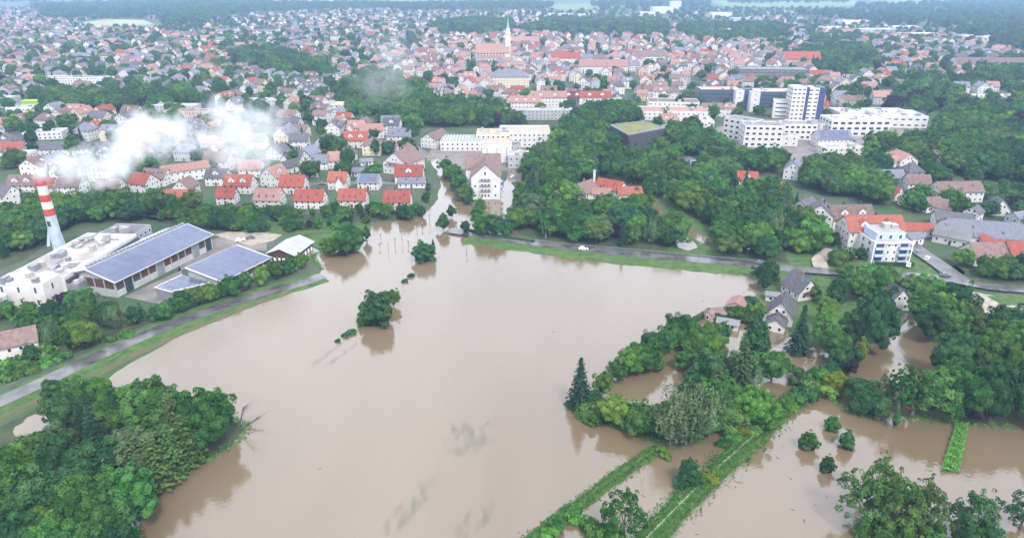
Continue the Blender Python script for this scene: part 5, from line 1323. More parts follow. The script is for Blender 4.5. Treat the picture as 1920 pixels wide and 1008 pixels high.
for a in (('spruce1', 1086, 762, 16, 'needle_dark', 1.1), ('bush0', 1110, 764, 4.5, 'leaf_deep', 1.2), ('bush2', 1096, 770, 3.5, 'leaf_green', 1.2), ('round0', 1131, 740, 8.5, 'leaf_green', .75), ('round3', 1158, 712, 7.5, 'leaf_deep', .8), ('round1', 1182, 702, 10, 'leaf_fresh', .95), ('round4', 1204, 694, 10, 'leaf_green', .9), ('round2', 1228, 672, 10, 'leaf_deep', .95),
          ('round0', 1250, 658, 9.5, 'leaf_green', .95), ('round3', 1280, 644, 11, 'leaf_green', 1.0), ('round1', 1262, 650, 9, 'leaf_deep', 1.0), ('round4', 1322, 660, 9.5, 'leaf_fresh', 1.1), ('round2', 1350, 640, 7, 'leaf_deep', 1.0), ('round0', 1283, 692, 7.2, 'leaf_green', 1.0), ('round1', 1150, 796, 10, 'leaf_fresh', .95), ('round3', 1178, 800, 8, 'leaf_green', .95),
          ('round4', 1208, 812, 9.5, 'leaf_green', .95), ('round2', 1236, 820, 8, 'leaf_deep', .9), ('bush1', 1122, 784, 4.5, 'leaf_green', 1.2), ('willow0', 1278, 828, 20, 'leaf_grey', 1.2), ('round3', 1332, 728, 12, 'leaf_deep', 1.0), ('round0', 1302, 752, 10, 'leaf_green', 1.0), ('round2', 1255, 800, 8, 'leaf_green', 1.0), ('round4', 1350, 770, 11, 'leaf_green', 1.0), ('bush1', 1372, 590, 3.5, 'leaf_green', 1.2), ('bush0', 1352, 604, 3.2, 'leaf_deep', 1.2), ('bush2', 1396, 600, 4, 'leaf_green', 1.2), ('bush0', 1402, 575, 4, 'leaf_deep', 1.2), ('round0', 1524, 560, 7, 'leaf_fresh', .9), ('pine0', 1382, 745, 19, 'needle_brown', .95), ('pine0', 1338, 765, 14, 'needle_brown', 1.2), ('poplar0', 1406, 694, 23, 'leaf_deep', 1.2), ('round1', 1446, 712, 10.5, 'leaf_green', 1.0),
          ('big1', 1412, 800, 12.5, 'leaf_fresh', .80), ('round4', 1362, 796, 9, 'leaf_green', 1.1), ('round2', 1320, 815, 9, 'leaf_deep', 1.0), ('round3', 1385, 720, 11, 'leaf_deep', .9), ('spruce0', 1495, 660, 17, 'needle_dark', 1.1), ('birch0', 1538, 645, 15, 'leaf_fresh', .9), ('tall0', 1562, 578, 13, 'leaf_deep', .9), ('big0', 1630, 655, 22, 'leaf_deep', .68),
          ('tall1', 1600, 650, 15, 'leaf_deep', .9), ('round0', 1655, 640, 10, 'leaf_deep', .9), ('round2', 1560, 668, 10, 'leaf_green', 1.0), ('round4', 1580, 690, 9, 'leaf_deep', .9), ('tall1', 1609, 684, 9.5, 'leaf_yellow', .65), ('round1', 1564, 738, 7.8, 'leaf_yellow', .95), ('round2', 1612, 760, 9, 'leaf_deep', 1.1), ('round0', 1590, 700, 7, 'leaf_copper', .8),
          ('round4', 1630, 775, 8, 'leaf_deep', 1.0), ('birch0', 1682, 775, 17, 'leaf_green', 1.0), ('birch0', 1650, 765, 13, 'leaf_grey', .8), ('birch0', 1710, 778, 14, 'leaf_green', 1.0), ('tall0', 1742, 778, 16, 'leaf_green', 1.1), ('big0', 1795, 778, 17, 'leaf_green', .8), ('big1', 1855, 788, 18, 'leaf_deep', .8), ('big0', 1915, 782, 18, 'leaf_green', .8),
          ('round1', 1815, 785, 8, 'leaf_copper', 1.1), ('big1', 1775, 712, 16, 'leaf_deep', .75), ('big0', 1840, 705, 19, 'leaf_green', .75), ('big1', 1910, 700, 18, 'leaf_green', .8), ('tall1', 1740, 640, 15, 'leaf_deep', 1.0), ('big1', 1770, 640, 15, 'leaf_green', .7), ('big0', 1802, 632, 15, 'leaf_olive', .66), ('tall0', 1722, 606, 14, 'leaf_green', 1.0), ('round3', 1760, 600, 11, 'leaf_fresh', 1.0),
          ('round2', 1710, 560, 10, 'leaf_green', 1.0), ('round4', 1735, 555, 9, 'leaf_fresh', 1.0), ('round0', 1790, 580, 11, 'leaf_deep', 1.0), ('tall0', 1640, 560, 14, 'leaf_green', 1.0), ('round1', 1605, 560, 12, 'leaf_green', 1.0), ('round3', 1620, 535, 9, 'leaf_fresh', 1.0), ('round0', 1585, 530, 8, 'leaf_green', 1.0), ('round4', 1660, 545, 10, 'leaf_green', .9), ('round1', 1420, 600, 7, 'leaf_fresh', .8), ('round2', 1440, 530, 10, 'leaf_deep', .9),
          ('tall1', 1432, 545, 9, 'leaf_deep', .8), ('round0', 1425, 525, 7, 'leaf_deep', .9), ('big0', 1960, 800, 17, 'leaf_green', .8), ('round2', 1880, 640, 13, 'leaf_deep', 1.1), ('round0', 1930, 640, 13, 'leaf_green', 1.1), ('tall0', 1545, 610, 12, 'leaf_fresh', .8)):
    tree_px(*a[:5], wide=a[5] if len(a) > 5 else 1.0, where=W, label=NAMED.get(a[:3]))
W = 'trees standing in the right-hand flood'
tree_px('dome1', 1516, 840, 5.4, 'leaf_green', .95, W, 'small dark fruit tree in the right-hand flood, leftmost of four')
tree_px('dome1', 1557, 804, 4.4, 'leaf_green', 1.05, W, 'small fruit tree in the right-hand flood, farthest of four')
tree_px('dome1', 1586, 839, 5.4, 'leaf_deep', .8, W, 'thin small tree in the right-hand flood, rightmost of four')
tree_px('dome1', 1551, 883, 4.9, 'leaf_deep', .85, W, 'small dark tree in the right-hand flood, nearest of four')
tree_px('poplar0', 1676, 802, 6.5, 'leaf_deep', 1.3, W, 'small conical tree standing in brown water before the big right-hand trees')
tree_px('open0', 1618, 990, 16, 'leaf_olive', 1.05, W, 'loose olive tree at the bottom right, left stem of the clump')
tree_px('open1', 1668, 1012, 17.5, 'leaf_green', .95, W, 'loose large tree at the bottom right, middle of the clump')
tree_px('open1', 1722, 1000, 14.5, 'leaf_olive', .95, W, 'loose tree at the bottom right, right stem of the clump')
tree_px('open0', 1640, 950, 15, 'leaf_green', .7, W, 'narrow loose tree at the back of the bottom right clump')
tree_px('open1', 1818, 1016, 14, 'leaf_deep', 1.05, W, 'loose dark tree at the bottom right corner beside the crop bed')
tree_px('open0', 1912, 990, 12, 'leaf_deep', .9, W, 'loose dark tree cut by the right edge of the picture')
W = 'trees and shrubs on the dikes'
tree_px('open0', 1168, 1015, 15, 'leaf_green', .95, W, 'large loose tree between the two dikes at the bottom edge')
tree_px('tall0', 1288, 908, 8.2, 'leaf_deep', .85, W, 'dark rounded tree between the two dikes')
for u, v, h, m_ in ((1040, 990, 2.6, 'leaf_green'), (1075, 970, 3.0, 'leaf_fresh'), (1120, 1005, 3.4, 'leaf_green'), (1150, 1030, 4, 'leaf_fresh'), (1248, 856, 2.2, 'leaf_fresh'), (1230, 846, 1.8, 'leaf_green'), (1330, 902, 2.4, 'leaf_yellow'), (1345, 890, 1.6, 'leaf_fresh'), (1370, 826, 2.4, 'leaf_fresh'), (1390, 816, 2.8, 'leaf_yellow'), (1412, 812, 2.6, 'leaf_fresh'), (1352, 834, 1.8, 'leaf_green'),
                    (1496, 756, 3.4, 'leaf_green'), (1510, 744, 4, 'leaf_deep'), (1525, 735, 4.4, 'leaf_green'), (1545, 742, 4, 'leaf_fresh'), (1500, 720, 4.5, 'leaf_deep'), (1530, 715, 4.6, 'leaf_green'), (1550, 708, 4.2, 'leaf_deep'), (1475, 765, 3, 'leaf_fresh'), (1300, 905, 3.4, 'leaf_green'), (1276, 912, 2.6, 'leaf_deep'), (1030, 1005, 2.4, 'leaf_fresh'), (1100, 990, 2.4, 'leaf_green'),
                    (1440, 800, 2.4, 'leaf_green'), (1455, 785, 2.6, 'leaf_green'), (1640, 1002, 4.5, 'leaf_green'), (1690, 1008, 4.5, 'leaf_olive'), (1740, 1004, 4.0, 'leaf_green'), (1810, 1010, 4.0, 'leaf_deep'), (1850, 1012, 4.2, 'leaf_deep')):
    tree_px('bush%d' % (int(u) % 3), u, v, h, m_, 1.0, W)
W = 'shrubs along the drowned road'
for u, v, h in ((770, 518, 1.3), (760, 528, 1.1), (648, 630, 1.2), (658, 624, 1.4), (634, 640, .9)): tree_px('bush0', u, v, h, 'leaf_deep', 1.6, W)
W = 'shrubs along the left road'
for u, v, h in ((15, 708, 3.4), (50, 700, 3.4), (85, 686, 3.0), (30, 690, 4), (115, 676, 3.2), (205, 640, 2.6), (236, 632, 2.4), (90, 668, 4), (60, 640, 4), (110, 640, 5)): tree_px('bush%d' % (u % 3), u, v, h, random.choice(('leaf_green', 'leaf_fresh')), 1.15, W)

# bare drowned tree at the tip of the spit
p = P(446, 806); snag = thing('bare_tree', (p.x, p.y, 0), 0, None, 'tree', None, 'bare grey dead branches leaning over the water at the tip of the spit')
rnd = random.Random(5)
mb = MB(); mb.tube((0, 0, -.3), (1.2, .6, 3.4), .28, .2, 7); mb.tube((1.2, .6, 3.4), (2.0, 1.0, 6.5), .2, .08, 6); mb.tube((0, .4, -.2), (5.4, 3.0, 2.2), .22, .1, 6); mb.build('trunk', 'bark', snag)
for k in range(20):
    mb = MB(); a = Vector((1.2, .6, 3.4)).lerp(Vector((2.0, 1.0, 6.5)), rnd.random()) if k < 11 else Vector((0, .4, -.2)).lerp(Vector((5.4, 3, 2.2)), rnd.uniform(.3, 1))
    for s in range(3):
        b = a + Vector((rnd.uniform(.1, 1.3), rnd.uniform(-.5, .9), rnd.uniform(.1, .9))); mb.tube(a, b, .07 - .02 * s, .05 - .02 * s, 4); a = b
    mb.build('branch', 'bark', snag)

# ------------------------------------------------------------------ planting the woods: the largest singly, the rest as one mass
CAND.sort(key=lambda t: -t[0])
n_single = 0
for i, (s, key, x, y, h, m_, g) in enumerate(CAND):
    u, v = J(x, y)
    if n_single < 160 and -20 < u < 1940:
        if random.random() < .16 and h > 7:
            key = random.choice(('birch0', 'birch0', 'willow0', 'pine0', 'poplar0')); m_ = None if key in ('pine0', 'willow0', 'poplar0') else m_; h = h * 1.12
        plant(key, x, y, h, m_, 1.0, g); n_single += 1
    else:
        FAR.append((x, y, h, key, m_))
for poly, gap in FARWOODS:
    n0 = len(CAND); fill(poly, gap, (14, 22), 'far', keep=1.0 if poly[0][0] < 900 else .5, avoid=False)
    for (s, key, x, y, h, m_, g) in CAND[n0:]: FAR.append((x, y, h * 1.25, key, random.choice(('leaf_deep', 'leaf_green'))))
print('trees single', N_TREE[0], 'mass', len(FAR))
pool = bpy.data.collections.new('tree_kinds')                   # kinds for the mass; not part of the scene itself
kinds = []
for key in KINDS + ['spruce0']:
    for m_ in (('leaf_green', 'leaf_fresh', 'leaf_deep', 'leaf_olive', 'leaf_copper') if key[0] != 's' else ('needle_dark',)):
        if m_ in ('leaf_olive', 'leaf_copper') and key not in ('round1', 'round3'): continue
        q, t, wd = PROTO[key]['raw']
        o = bpy.data.objects.new('%03d_kind' % len(kinds), None if False else card_mesh('tree_kind', q, t, [m_, 'bark'], (wd.v, wd.f)))
        pool.objects.link(o); kinds.append((key, m_))
pts = np.array([(x, y, 0) for x, y, *_ in FAR]); me = bpy.data.meshes.new('tree_mass')
me.vertices.add(len(pts)); me.vertices.foreach_set('co', pts.ravel())
ix, scv, rot = [], [], []
for x, y, h, key, m_ in FAR:
    if key[0] == 's': key, m_ = 'spruce0', 'needle_dark'
    opts = [i for i, (k, mm) in enumerate(kinds) if k == key and mm == m_] or [i for i, (k, mm) in enumerate(kinds) if mm == m_] or [i for i, (k, mm) in enumerate(kinds) if k == key]
    i = random.choice(opts); ix.append(i); scv.append(h / PROTO[kinds[i][0]]['h']); rot.append(random.uniform(0, 6.283))
for nm, ty, dat in (('idx', 'INT', ix), ('scl', 'FLOAT', scv), ('rot', 'FLOAT', rot)):
    me.attributes.new(nm, ty, 'POINT').data.foreach_set('value', dat)
ng = bpy.data.node_groups.new('plant_trees', 'GeometryNodeTree')
ng.interface.new_socket('Geometry', in_out='INPUT', socket_type='NodeSocketGeometry'); ng.interface.new_socket('Geometry', in_out='OUTPUT', socket_type='NodeSocketGeometry')
N, Lk = ng.nodes, ng.links
gi, go = N.new('NodeGroupInput'), N.new('NodeGroupOutput')
ci = N.new('GeometryNodeCollectionInfo'); ci.inputs['Collection'].default_value = pool; ci.inputs['Separate Children'].default_value = True; ci.inputs['Reset Children'].default_value = True
iop = N.new('GeometryNodeInstanceOnPoints'); iop.inputs['Pick Instance'].default_value = True
def attr(nm, ty):
    n = N.new('GeometryNodeInputNamedAttribute'); n.data_type = ty; n.inputs['Name'].default_value = nm; return n.outputs['Attribute']
cx = N.new('ShaderNodeCombineXYZ'); Lk.new(attr('rot', 'FLOAT'), cx.inputs['Z'])
e2r = N.new('FunctionNodeEulerToRotation'); Lk.new(cx.outputs[0], e2r.inputs[0])
Lk.new(gi.outputs[0], iop.inputs['Points']); Lk.new(ci.outputs[0], iop.inputs['Instance']); Lk.new(attr('idx', 'INT'), iop.inputs['Instance Index'])
Lk.new(e2r.outputs[0], iop.inputs['Rotation']); Lk.new(attr('scl', 'FLOAT'), iop.inputs['Scale']); Lk.new(iop.outputs[0], go.inputs[0])
tm = place('distant_trees', me, kind='stuff'); tm['label'] = 'mass of green trees between the far roofs and on the hills'; tm['category'] = 'trees'
md = tm.modifiers.new('plant', 'NODES'); md.node_group = ng

# ------------------------------------------------------------------ grass standing on dikes and verges
def tufts(name, lines, n, w, z, h, mat_='grass_blade', gap=0.0):
    rng = np.random.default_rng(len(name) + n); C, S = [], []
    for px, ww in lines:
        ln = smooth_line([P(u, v) for u, v in px], 1.0)
        for k in range(int(n * len(ln) / 100)):
            i = int(rng.integers(0, len(ln))); s = side(ln, i); o = rng.normal() * ww * .5
            if gap and abs(o) < gap: continue
            q = ln[i] + s * o + (ln[min(i + 1, len(ln) - 1)] - ln[max(i - 1, 0)]) * rng.uniform(-.5, .5); C.append((q.x, q.y, z * max(0, 1 - (abs(o) / (ww * 1.3)) ** 3) + h * .3)); S.append(h * rng.uniform(.5, 1.5))
    C, S = np.array(C), np.array(S)
    nn = norm(rng.normal(size=C.shape) * .55 + np.array([0, -.35, .8]))
    return place(name, card_mesh(name, cards(C, nn, S, .45, rng), np.clip(rng.normal(.5, .3, len(C)), 0, 1), mat_), kind='stuff')
g = tufts('dike_grass', [([(1180, 1050), (1225, 1002), (1300, 925), (1370, 860), (1430, 806), (1490, 748), (1540, 712)], 3.0), ([(960, 1045), (1010, 1004), (1110, 928), (1180, 878), (1228, 846)], 1.9), ([(1180, 1050), (1225, 1002), (1300, 925), (1370, 860), (1430, 806), (1490, 748)], 3.7)], 5200, 3, .75, .30, gap=.35)
g['label'] = 'long grass growing on the two dikes'; g['category'] = 'grass'
g = tufts('verge_grass', [([(-60, 806), (60, 748), (150, 708), (230, 668), (330, 624), (450, 575), (575, 531)], 1.8), ([(880, 449), (1000, 466), (1100, 480), (1200, 490), (1300, 499), (1415, 510)], 1.6)], 1400, 2, .5, .2)
g['label'] = 'rough grass along the road verges at the waterline'; g['category'] = 'grass'
g = tufts('shore_grass', [([(205, 1000), (250, 950), (330, 895), (430, 838), (462, 800), (400, 772), (300, 745), (225, 726)], 1.6), ([(1060, 756), (1120, 782), (1200, 817), (1262, 833), (1320, 822)], 1.6), ([(1520, 722), (1600, 772), (1650, 780), (1720, 786), (1900, 801)], 1.8), ([(604, 505), (590, 478), (640, 462), (655, 440), (690, 432)], 1.2)], 1500, 2, .1, .34)
g['label'] = 'half-drowned grass and weeds at the foot of the shore trees'; g['category'] = 'grass'

# ================================================================== small things
def car(u, v, rz, paint, label, z=0.8):
    p = P(u, v, z); r = thing('car', (p.x, p.y, z), math.radians(rz), None, 'car', 'cars left by the flood', label)
    mb = MB(); mb.solid([(-2.1, -.85, .3), (2.1, -.85, .3), (2.1, .85, .3), (-2.1, .85, .3)], [(-2.05, -.82, .85), (2.0, -.82, .8), (2.0, .82, .8), (-2.05, .82, .85)])
    mb.solid([(-1.7, -.78, .85), (1.0, -.78, .83), (1.0, .78, .83), (-1.7, .78, .85)], [(-1.35, -.62, 1.42), (.25, -.62, 1.42), (.25, .62, 1.42), (-1.35, .62, 1.42)]); mb.build('body', paint, r)
    mb = MB()
    for s in (-1, 1): mb.face([(-1.5, s * .745, .92), (.8, s * .745, .92), (.2, s * .655, 1.34), (-1.28, s * .655, 1.34)])
    mb.face([(.98, -.7, .9), (.98, .7, .9), (.34, .58, 1.36), (.34, -.58, 1.36)]); mb.face([(-1.69, -.7, .92), (-1.69, .7, .92), (-1.42, .58, 1.36), (-1.42, -.58, 1.36)]); mb.build('windows', 'glass_dark', r)
    for sx in (-1.3, 1.3):
        for sy in (-1, 1): mb = MB(); mb.tube((sx, sy * .62, .32), (sx, sy * .88, .32), .32, .32, 12); mb.tube((sx, sy * .88, .32), (sx, sy * .60, .32), .32, .32, 12); mb.build('wheel', 'rubber', r)
    return r
car(1094, 468, -6, 'car_white', 'white car on the road between the lake and the woodland')
car(1424, 493, 20, 'car_grey', 'grey car parked where the woodland meets the road')
car(1703, 498, 60, 'car_white', 'white car at the foot of the sloping street')
car(1772, 517, -10, 'car_grey', 'dark car at the mouth of the sloping street')
car(60, 540, 10, 'car_red', 'red van beside the white plant building', 0.05)
car(1712, 768, 8, 'car_red', 'red car stranded in brown water before the big right-hand trees', -.35)
car(961, 332, 70, 'car_white', 'pale car in the flooded yard right of the gabled block', -.2)
car(966, 344, 10, 'car_grey', 'grey car in the flooded yard behind the pale one', -.2)
for u, v, rz, paint in ((1352, 262, 40, 'car_white'), (1360, 268, 40, 'car_grey'), (1372, 282, 42, 'car_white'), (1388, 292, 40, 'car_red'), (1395, 300, 30, 'car_grey'), (1720, 474, 48, 'car_grey'), (1738, 486, 48, 'car_white'), (470, 345, 0, 'car_grey'), (520, 347, 0, 'car_white'), (605, 346, 0, 'car_grey'), (700, 343, 4, 'car_red'), (640, 263, 10, 'car_white'), (450, 452, 30, 'car_white'), (470, 447, 10, 'car_grey'), (330, 556, 60, 'car_white')):
    o_ = car(u, v, rz, paint, None, .07); THINGS[-1] = (o_, {'car_white': 'white', 'car_grey': 'grey', 'car_red': 'red'}[paint] + ' parked car', 'car', None, None)
def pole(u, v, h, label, kind='post'):
    p = P(u, v); r = thing('lamp_post' if kind == 'lamp' else 'marker_post', (p.x, p.y, 0), 0, None, 'lamp post' if kind == 'lamp' else 'post', 'posts in the drowned junction', label)
    mb = MB(); mb.tube((0, 0, 0), (0, 0, h), .09, .07, 7); mb.build('pole', 'dark_metal', r)
    if kind == 'lamp': mb = MB(); mb.box(-.5, .5, -.15, .15, h - .06, h + .12); mb.build('lamp_head', 'metal_grey', r)
    else: mb = MB(); mb.box(-.35, .35, -.05, .05, h - .8, h); mb.build('sign_plate', 'metal_grey', r)
for i, (u, v, h, k) in enumerate(((754, 452, 5.5, 'lamp'), (782, 436, 6, 'lamp'), (741, 460, 3.5, 'post'), (728, 470, 4, 'lamp'), (766, 462, 2.8, 'post'), (712, 466, 2.4, 'post'), (714, 448, 2.6, 'post'), (792, 428, 3, 'post'), (806, 420, 5, 'lamp'), (835, 452, 3, 'post'), (875, 478, 3, 'lamp'))):
    pole(u, v, h, None, k); THINGS[-1] = (THINGS[-1][0], 'thin dark %s in the floodwater' % ('lamp post' if k == 'lamp' else 'sign post'), 'post', None, None)
for u, v in ((940, 442), (1030, 455), (1125, 465), (1215, 474), (1310, 482), (1400, 491), (1600, 508), (1690, 513)):
    pole(u, v, 6, None, 'lamp'); THINGS[-1] = (THINGS[-1][0], 'slim street lamp on the dam road', 'lamp post', None, None); THINGS[-1][0]['group'] = 'street lamps of the dam road'
# vegetable bed standing out of the right-hand flood
pa, pb, pc_, pd = P(1791, 799), P(1815, 797), P(1798, 886), P(1764, 884)
bed = thing('crop_bed', ((pa.x + pc_.x) / 2, (pa.y + pc_.y) / 2, 0), 0, None, 'crop bed', None, 'bright green rectangular crop bed standing out of the right-hand flood')
C0 = Vector(((pa.x + pc_.x) / 2, (pa.y + pc_.y) / 2, 0)); rng = np.random.default_rng(3); n = 5200
s, t = rng.random(n), rng.random(n)
g_ = (1 - s)[:, None] * ((1 - t)[:, None] * np.array(pa) + t[:, None] * np.array(pb)) + s[:, None] * ((1 - t)[:, None] * np.array(pd) + t[:, None] * np.array(pc_)) - np.array(C0)
row_h = .75 + .38 * np.sin(s * 2 * math.pi * 7 + 1.2 * np.sin(7 * t)) + .2 * np.sin(31 * t + 17 * s) ; g_[:, 2] = np.maximum(.1, row_h) * rng.uniform(.6, 1.1, n)
place('crop_plants', card_mesh('crop_plants', cards(g_, norm(rng.normal(size=(n, 3)) * .5 + np.array([0, 0, 1])), rng.uniform(.16, .34, n), .5, rng), np.clip(rng.normal(.7, .2, n), 0, 1), 'leaf_fresh'), bed, kind='stuff')
mb = MB(); mb.solid([tuple(Vector((q.x, q.y, -.1)) - C0) for q in (pd, pc_, pb, pa)], [tuple(Vector((q.x, q.y, .22)) - C0) for q in (pd, pc_, pb, pa)]); mb.build('soil', 'bark', bed)
# clipped hedges
def hedge(px, w, h, label, m_='leaf_olive'):
    ln = smooth_line([P(u, v) for u, v in px], .5); rng = np.random.default_rng(int(px[0][0])); n = len(ln) * int(26 * (w + h)); C, NN = [], []
    o = ln[len(ln) // 2]
    for k in range(n):
        i = int(rng.integers(0, len(ln))); sd = side(ln, i); f = rng.random() * (w + 2 * h)
        if f < h: off, z, nv = -w / 2, f, -sd
        elif f < h + w: off, z, nv = f - h - w / 2, h, Vector((0, 0, 1))
        else: off, z, nv = w / 2, f - h - w, sd
        q = ln[i] + sd * off - o; C.append((q.x, q.y, z)); NN.append(tuple(nv))
    C, NN = np.array(C) + rng.normal(size=(n, 3)) * .08, norm(np.array(NN) + rng.normal(size=(n, 3)) * .4)
    ob = place('hedge', card_mesh('hedge', cards(C, NN, rng.uniform(.18, .36, n), .6, rng), np.clip(rng.normal(.5, .25, n), 0, 1), m_), None, o); tag(ob, None, 'hedge', None, label)
hedge([(1300, 604), (1316, 596), (1330, 586)], 1.2, 1.8, 'clipped olive hedge at the tip of the garden shore')
hedge([(1640, 497), (1670, 498), (1712, 499)], 1.2, 1.4, 'clipped hedge in front of the blue apartment block', 'leaf_green')
hedge([(700, 384), (745, 402), (790, 404)], 1.4, 1.6, 'curved hedge at the corner of the estate', 'leaf_deep')
hedge([(880, 435), (930, 446), (1000, 455)], 1.4, 1.3, 'dark hedge along the drowned end of the road', 'leaf_deep')
# greenery showing under the surface
def drowned(px, name='drowned_grass'):
    m_ = M.get('drowned')
    if not m_:
        m_ = bpy.data.materials.new('drowned'); m_.use_nodes = True; n, l = m_.node_tree.nodes, m_.node_tree.links; b = n['Principled BSDF']
        b.inputs['Base Color'].default_value = (.10, .12, .085, 1); b.inputs['Roughness'].default_value = .08
        tc = n.new('ShaderNodeTexCoord'); nz = n.new('ShaderNodeTexNoise'); nz.inputs['Scale'].default_value = .5; nz.inputs['Detail'].default_value = 6
        mp = n.new('ShaderNodeMapping'); mp.inputs['Scale'].default_value = (1, .3, 1); mp.inputs['Rotation'].default_value = (0, 0, .8); l.new(tc.outputs['Object'], mp.inputs[0]); l.new(mp.outputs[0], nz.inputs['Vector'])
        at = n.new('ShaderNodeAttribute'); at.attribute_name = 'tint'; r = n.new('ShaderNodeMapRange'); r.inputs['From Min'].default_value, r.inputs['From Max'].default_value = .42, .72; r.inputs['To Max'].default_value = .5
        l.new(nz.outputs['Fac'], r.inputs['Value']); ml = n.new('ShaderNodeMath'); ml.operation = 'MULTIPLY'; l.new(r.outputs[0], ml.inputs[0]); l.new(at.outputs['Fac'], ml.inputs[1]); l.new(ml.outputs[0], b.inputs['Alpha']); M['drowned'] = m_
    pts = [P(u, v) for u, v in px]; c = sum(pts, Vector()) / len(pts)
    mb = MB(); mb.v = [(c.x, c.y, .036)] + [(c.x + (p.x - c.x) * f, c.y + (p.y - c.y) * f, .036) for f in (.6, 1.0) for p in pts]; k = len(pts)
    for i in range(k): j = (i + 1) % k; mb.f += [(0, 1 + i, 1 + j), (1 + i, 1 + k + i, 1 + k + j, 1 + j)]; mb.m += [0, 0]
    o = mb.build(name, 'drowned', kind='stuff'); a = o.data.attributes.new('tint', 'FLOAT', 'POINT'); a.data.foreach_set('value', [1.0] + [.8] * k + [0.0] * k)
    o['label'] = 'faint streaks of drowned grass just under the water'; o['category'] = 'grass'
drowned([(820, 800), (860, 785), (905, 800), (935, 775), (925, 830), (880, 870), (835, 850)])
drowned([(700, 1000), (740, 950), (800, 890), (830, 870), (810, 930), (770, 980), (730, 1020)])
drowned([(840, 1000), (880, 950), (930, 930), (920, 980), (870, 1020)])
drowned([(572, 690), (610, 660), (650, 628), (672, 612), (660, 630), (615, 668), (584, 694)])
drowned([(600, 690), (650, 652), (690, 622), (694, 626), (655, 660), (606, 696)])
drowned([(700, 598), (745, 556), (770, 528), (776, 532), (750, 562), (706, 604)])
drowned([(742, 545), (765, 515), (782, 500), (780, 508), (750, 548)])

# small dark scraps of wood drifting on the flood
rng = np.random.default_rng(8); mb = MB(); k = 0
while k < 90:
    u, v = rng.uniform(250, 1900), rng.uniform(440, 1005)
    if not inside(u, v, LAKE): continue
    if rng.random() > (1.0 if u > 1180 else .06): continue
    p = P(u, v); a = rng.uniform(0, 3.14); ln_, w_ = rng.uniform(.15, .6), rng.uniform(.05, .14); xf = xf_at(p.x, p.y, a)
    mb.box(-ln_, ln_, -w_, w_, 0.0, .09, 0, xf); k += 1
dbr = mb.build('floating_debris', 'bark', kind='stuff'); dbr['label'] = 'small dark scraps of wood drifting on the brown floodwater'; dbr['category'] = 'debris'
# ------------------------------------------------------------------ smoke
def smoke(name, puffs, dens, label, nscale=.12, cut=.1):
    """White steam: puffs (x, y, z, radius) blended by a noise, inside one hull."""
    m_ = bpy.data.materials.new(name); m_.use_nodes = True; n, l = m_.node_tree.nodes, m_.node_tree.links; n.clear()
    out = n.new('ShaderNodeOutputMaterial'); pv = n.new('ShaderNodeVolumePrincipled'); pv.inputs['Color'].default_value = (.84, .85, .88, 1); pv.inputs['Anisotropy'].default_value = 0.0
    l.new(pv.outputs[0], out.inputs['Volume'])
    tc = n.new('ShaderNodeTexCoord'); prev = None
    nz = n.new('ShaderNodeTexNoise'); nz.inputs['Scale'].default_value = nscale; nz.inputs['Detail'].default_value = 6; nz.inputs['Roughness'].default_value = .62; l.new(tc.outputs['Object'], nz.inputs['Vector'])
    for x, y, z, r in puffs:
        d = n.new('ShaderNodeVectorMath'); d.operation = 'DISTANCE'; l.new(tc.outputs['Object'], d.inputs[0]); d.inputs[1].default_value = (x, y, z)
        q = n.new('ShaderNodeMath'); q.operation = 'MULTIPLY_ADD'; l.new(d.outputs['Value'], q.inputs[0]); q.inputs[1].default_value = -1 / r; q.inputs[2].default_value = 1
        if prev is None: prev = q
        else:
            mx = n.new('ShaderNodeMath'); mx.operation = 'SMOOTH_MAX'; l.new(prev.outputs[0], mx.inputs[0]); l.new(q.outputs[0], mx.inputs[1]); mx.inputs[2].default_value = .25; prev = mx
    a = n.new('ShaderNodeMath'); a.operation = 'MULTIPLY_ADD'; l.new(nz.outputs['Fac'], a.inputs[0]); a.inputs[1].default_value = 2.6; a.inputs[2].default_value = -1.3 - cut
    s_ = n.new('ShaderNodeMath'); s_.operation = 'ADD'; l.new(prev.outputs[0], s_.inputs[0]); l.new(a.outputs[0], s_.inputs[1])
    mr = n.new('ShaderNodeMapRange'); mr.interpolation_type = 'SMOOTHSTEP'; l.new(s_.outputs[0], mr.inputs['Value']); mr.inputs['From Min'].default_value = 0; mr.inputs['From Max'].default_value = .8; mr.inputs['To Max'].default_value = dens
    l.new(mr.outputs[0], pv.inputs['Density'])
    lo = [min(p[i] - p[3] * 1.15 for p in puffs) for i in range(3)]; hi = [max(p[i] + p[3] * 1.15 for p in puffs) for i in range(3)]
    lo[2] = max(lo[2], 1.0)
    M[name] = m_
    mb = MB(); mb.box(lo[0], hi[0], lo[1], hi[1], lo[2], hi[2], 0, None, True); o = mb.build(name, name, kind='stuff'); o['label'] = label; o['category'] = 'smoke'
    m_.cycles.volume_step_rate = 1.0
    return o
def puff(u, v, z, r): p = P(u, v, z); return (p.x, p.y, p.z, r)
smoke('smoke_plume', [puff(80, 331, 36.5, 4.5), puff(92, 326, 38, 6), puff(108, 320, 39, 7.5), puff(130, 314, 41, 8.5), puff(160, 314, 42, 9), puff(190, 312, 43, 9.5), puff(215, 300, 44, 10), puff(240, 280, 46, 10), puff(262, 255, 48, 11), puff(295, 255, 48, 12), puff(325, 240, 49, 10), puff(270, 228, 50, 8), puff(345, 262, 47, 9)], .11, 'dense white smoke plume blowing from the striped chimney')
smoke('smoke_cloud', [puff(405, 205, 46, 10), puff(430, 240, 44, 16), puff(470, 250, 44, 17), puff(440, 285, 40, 14), puff(490, 285, 38, 12), puff(500, 235, 46, 12), puff(390, 270, 44, 9)], .05, 'paler cloud of drifting smoke over the estate roofs')
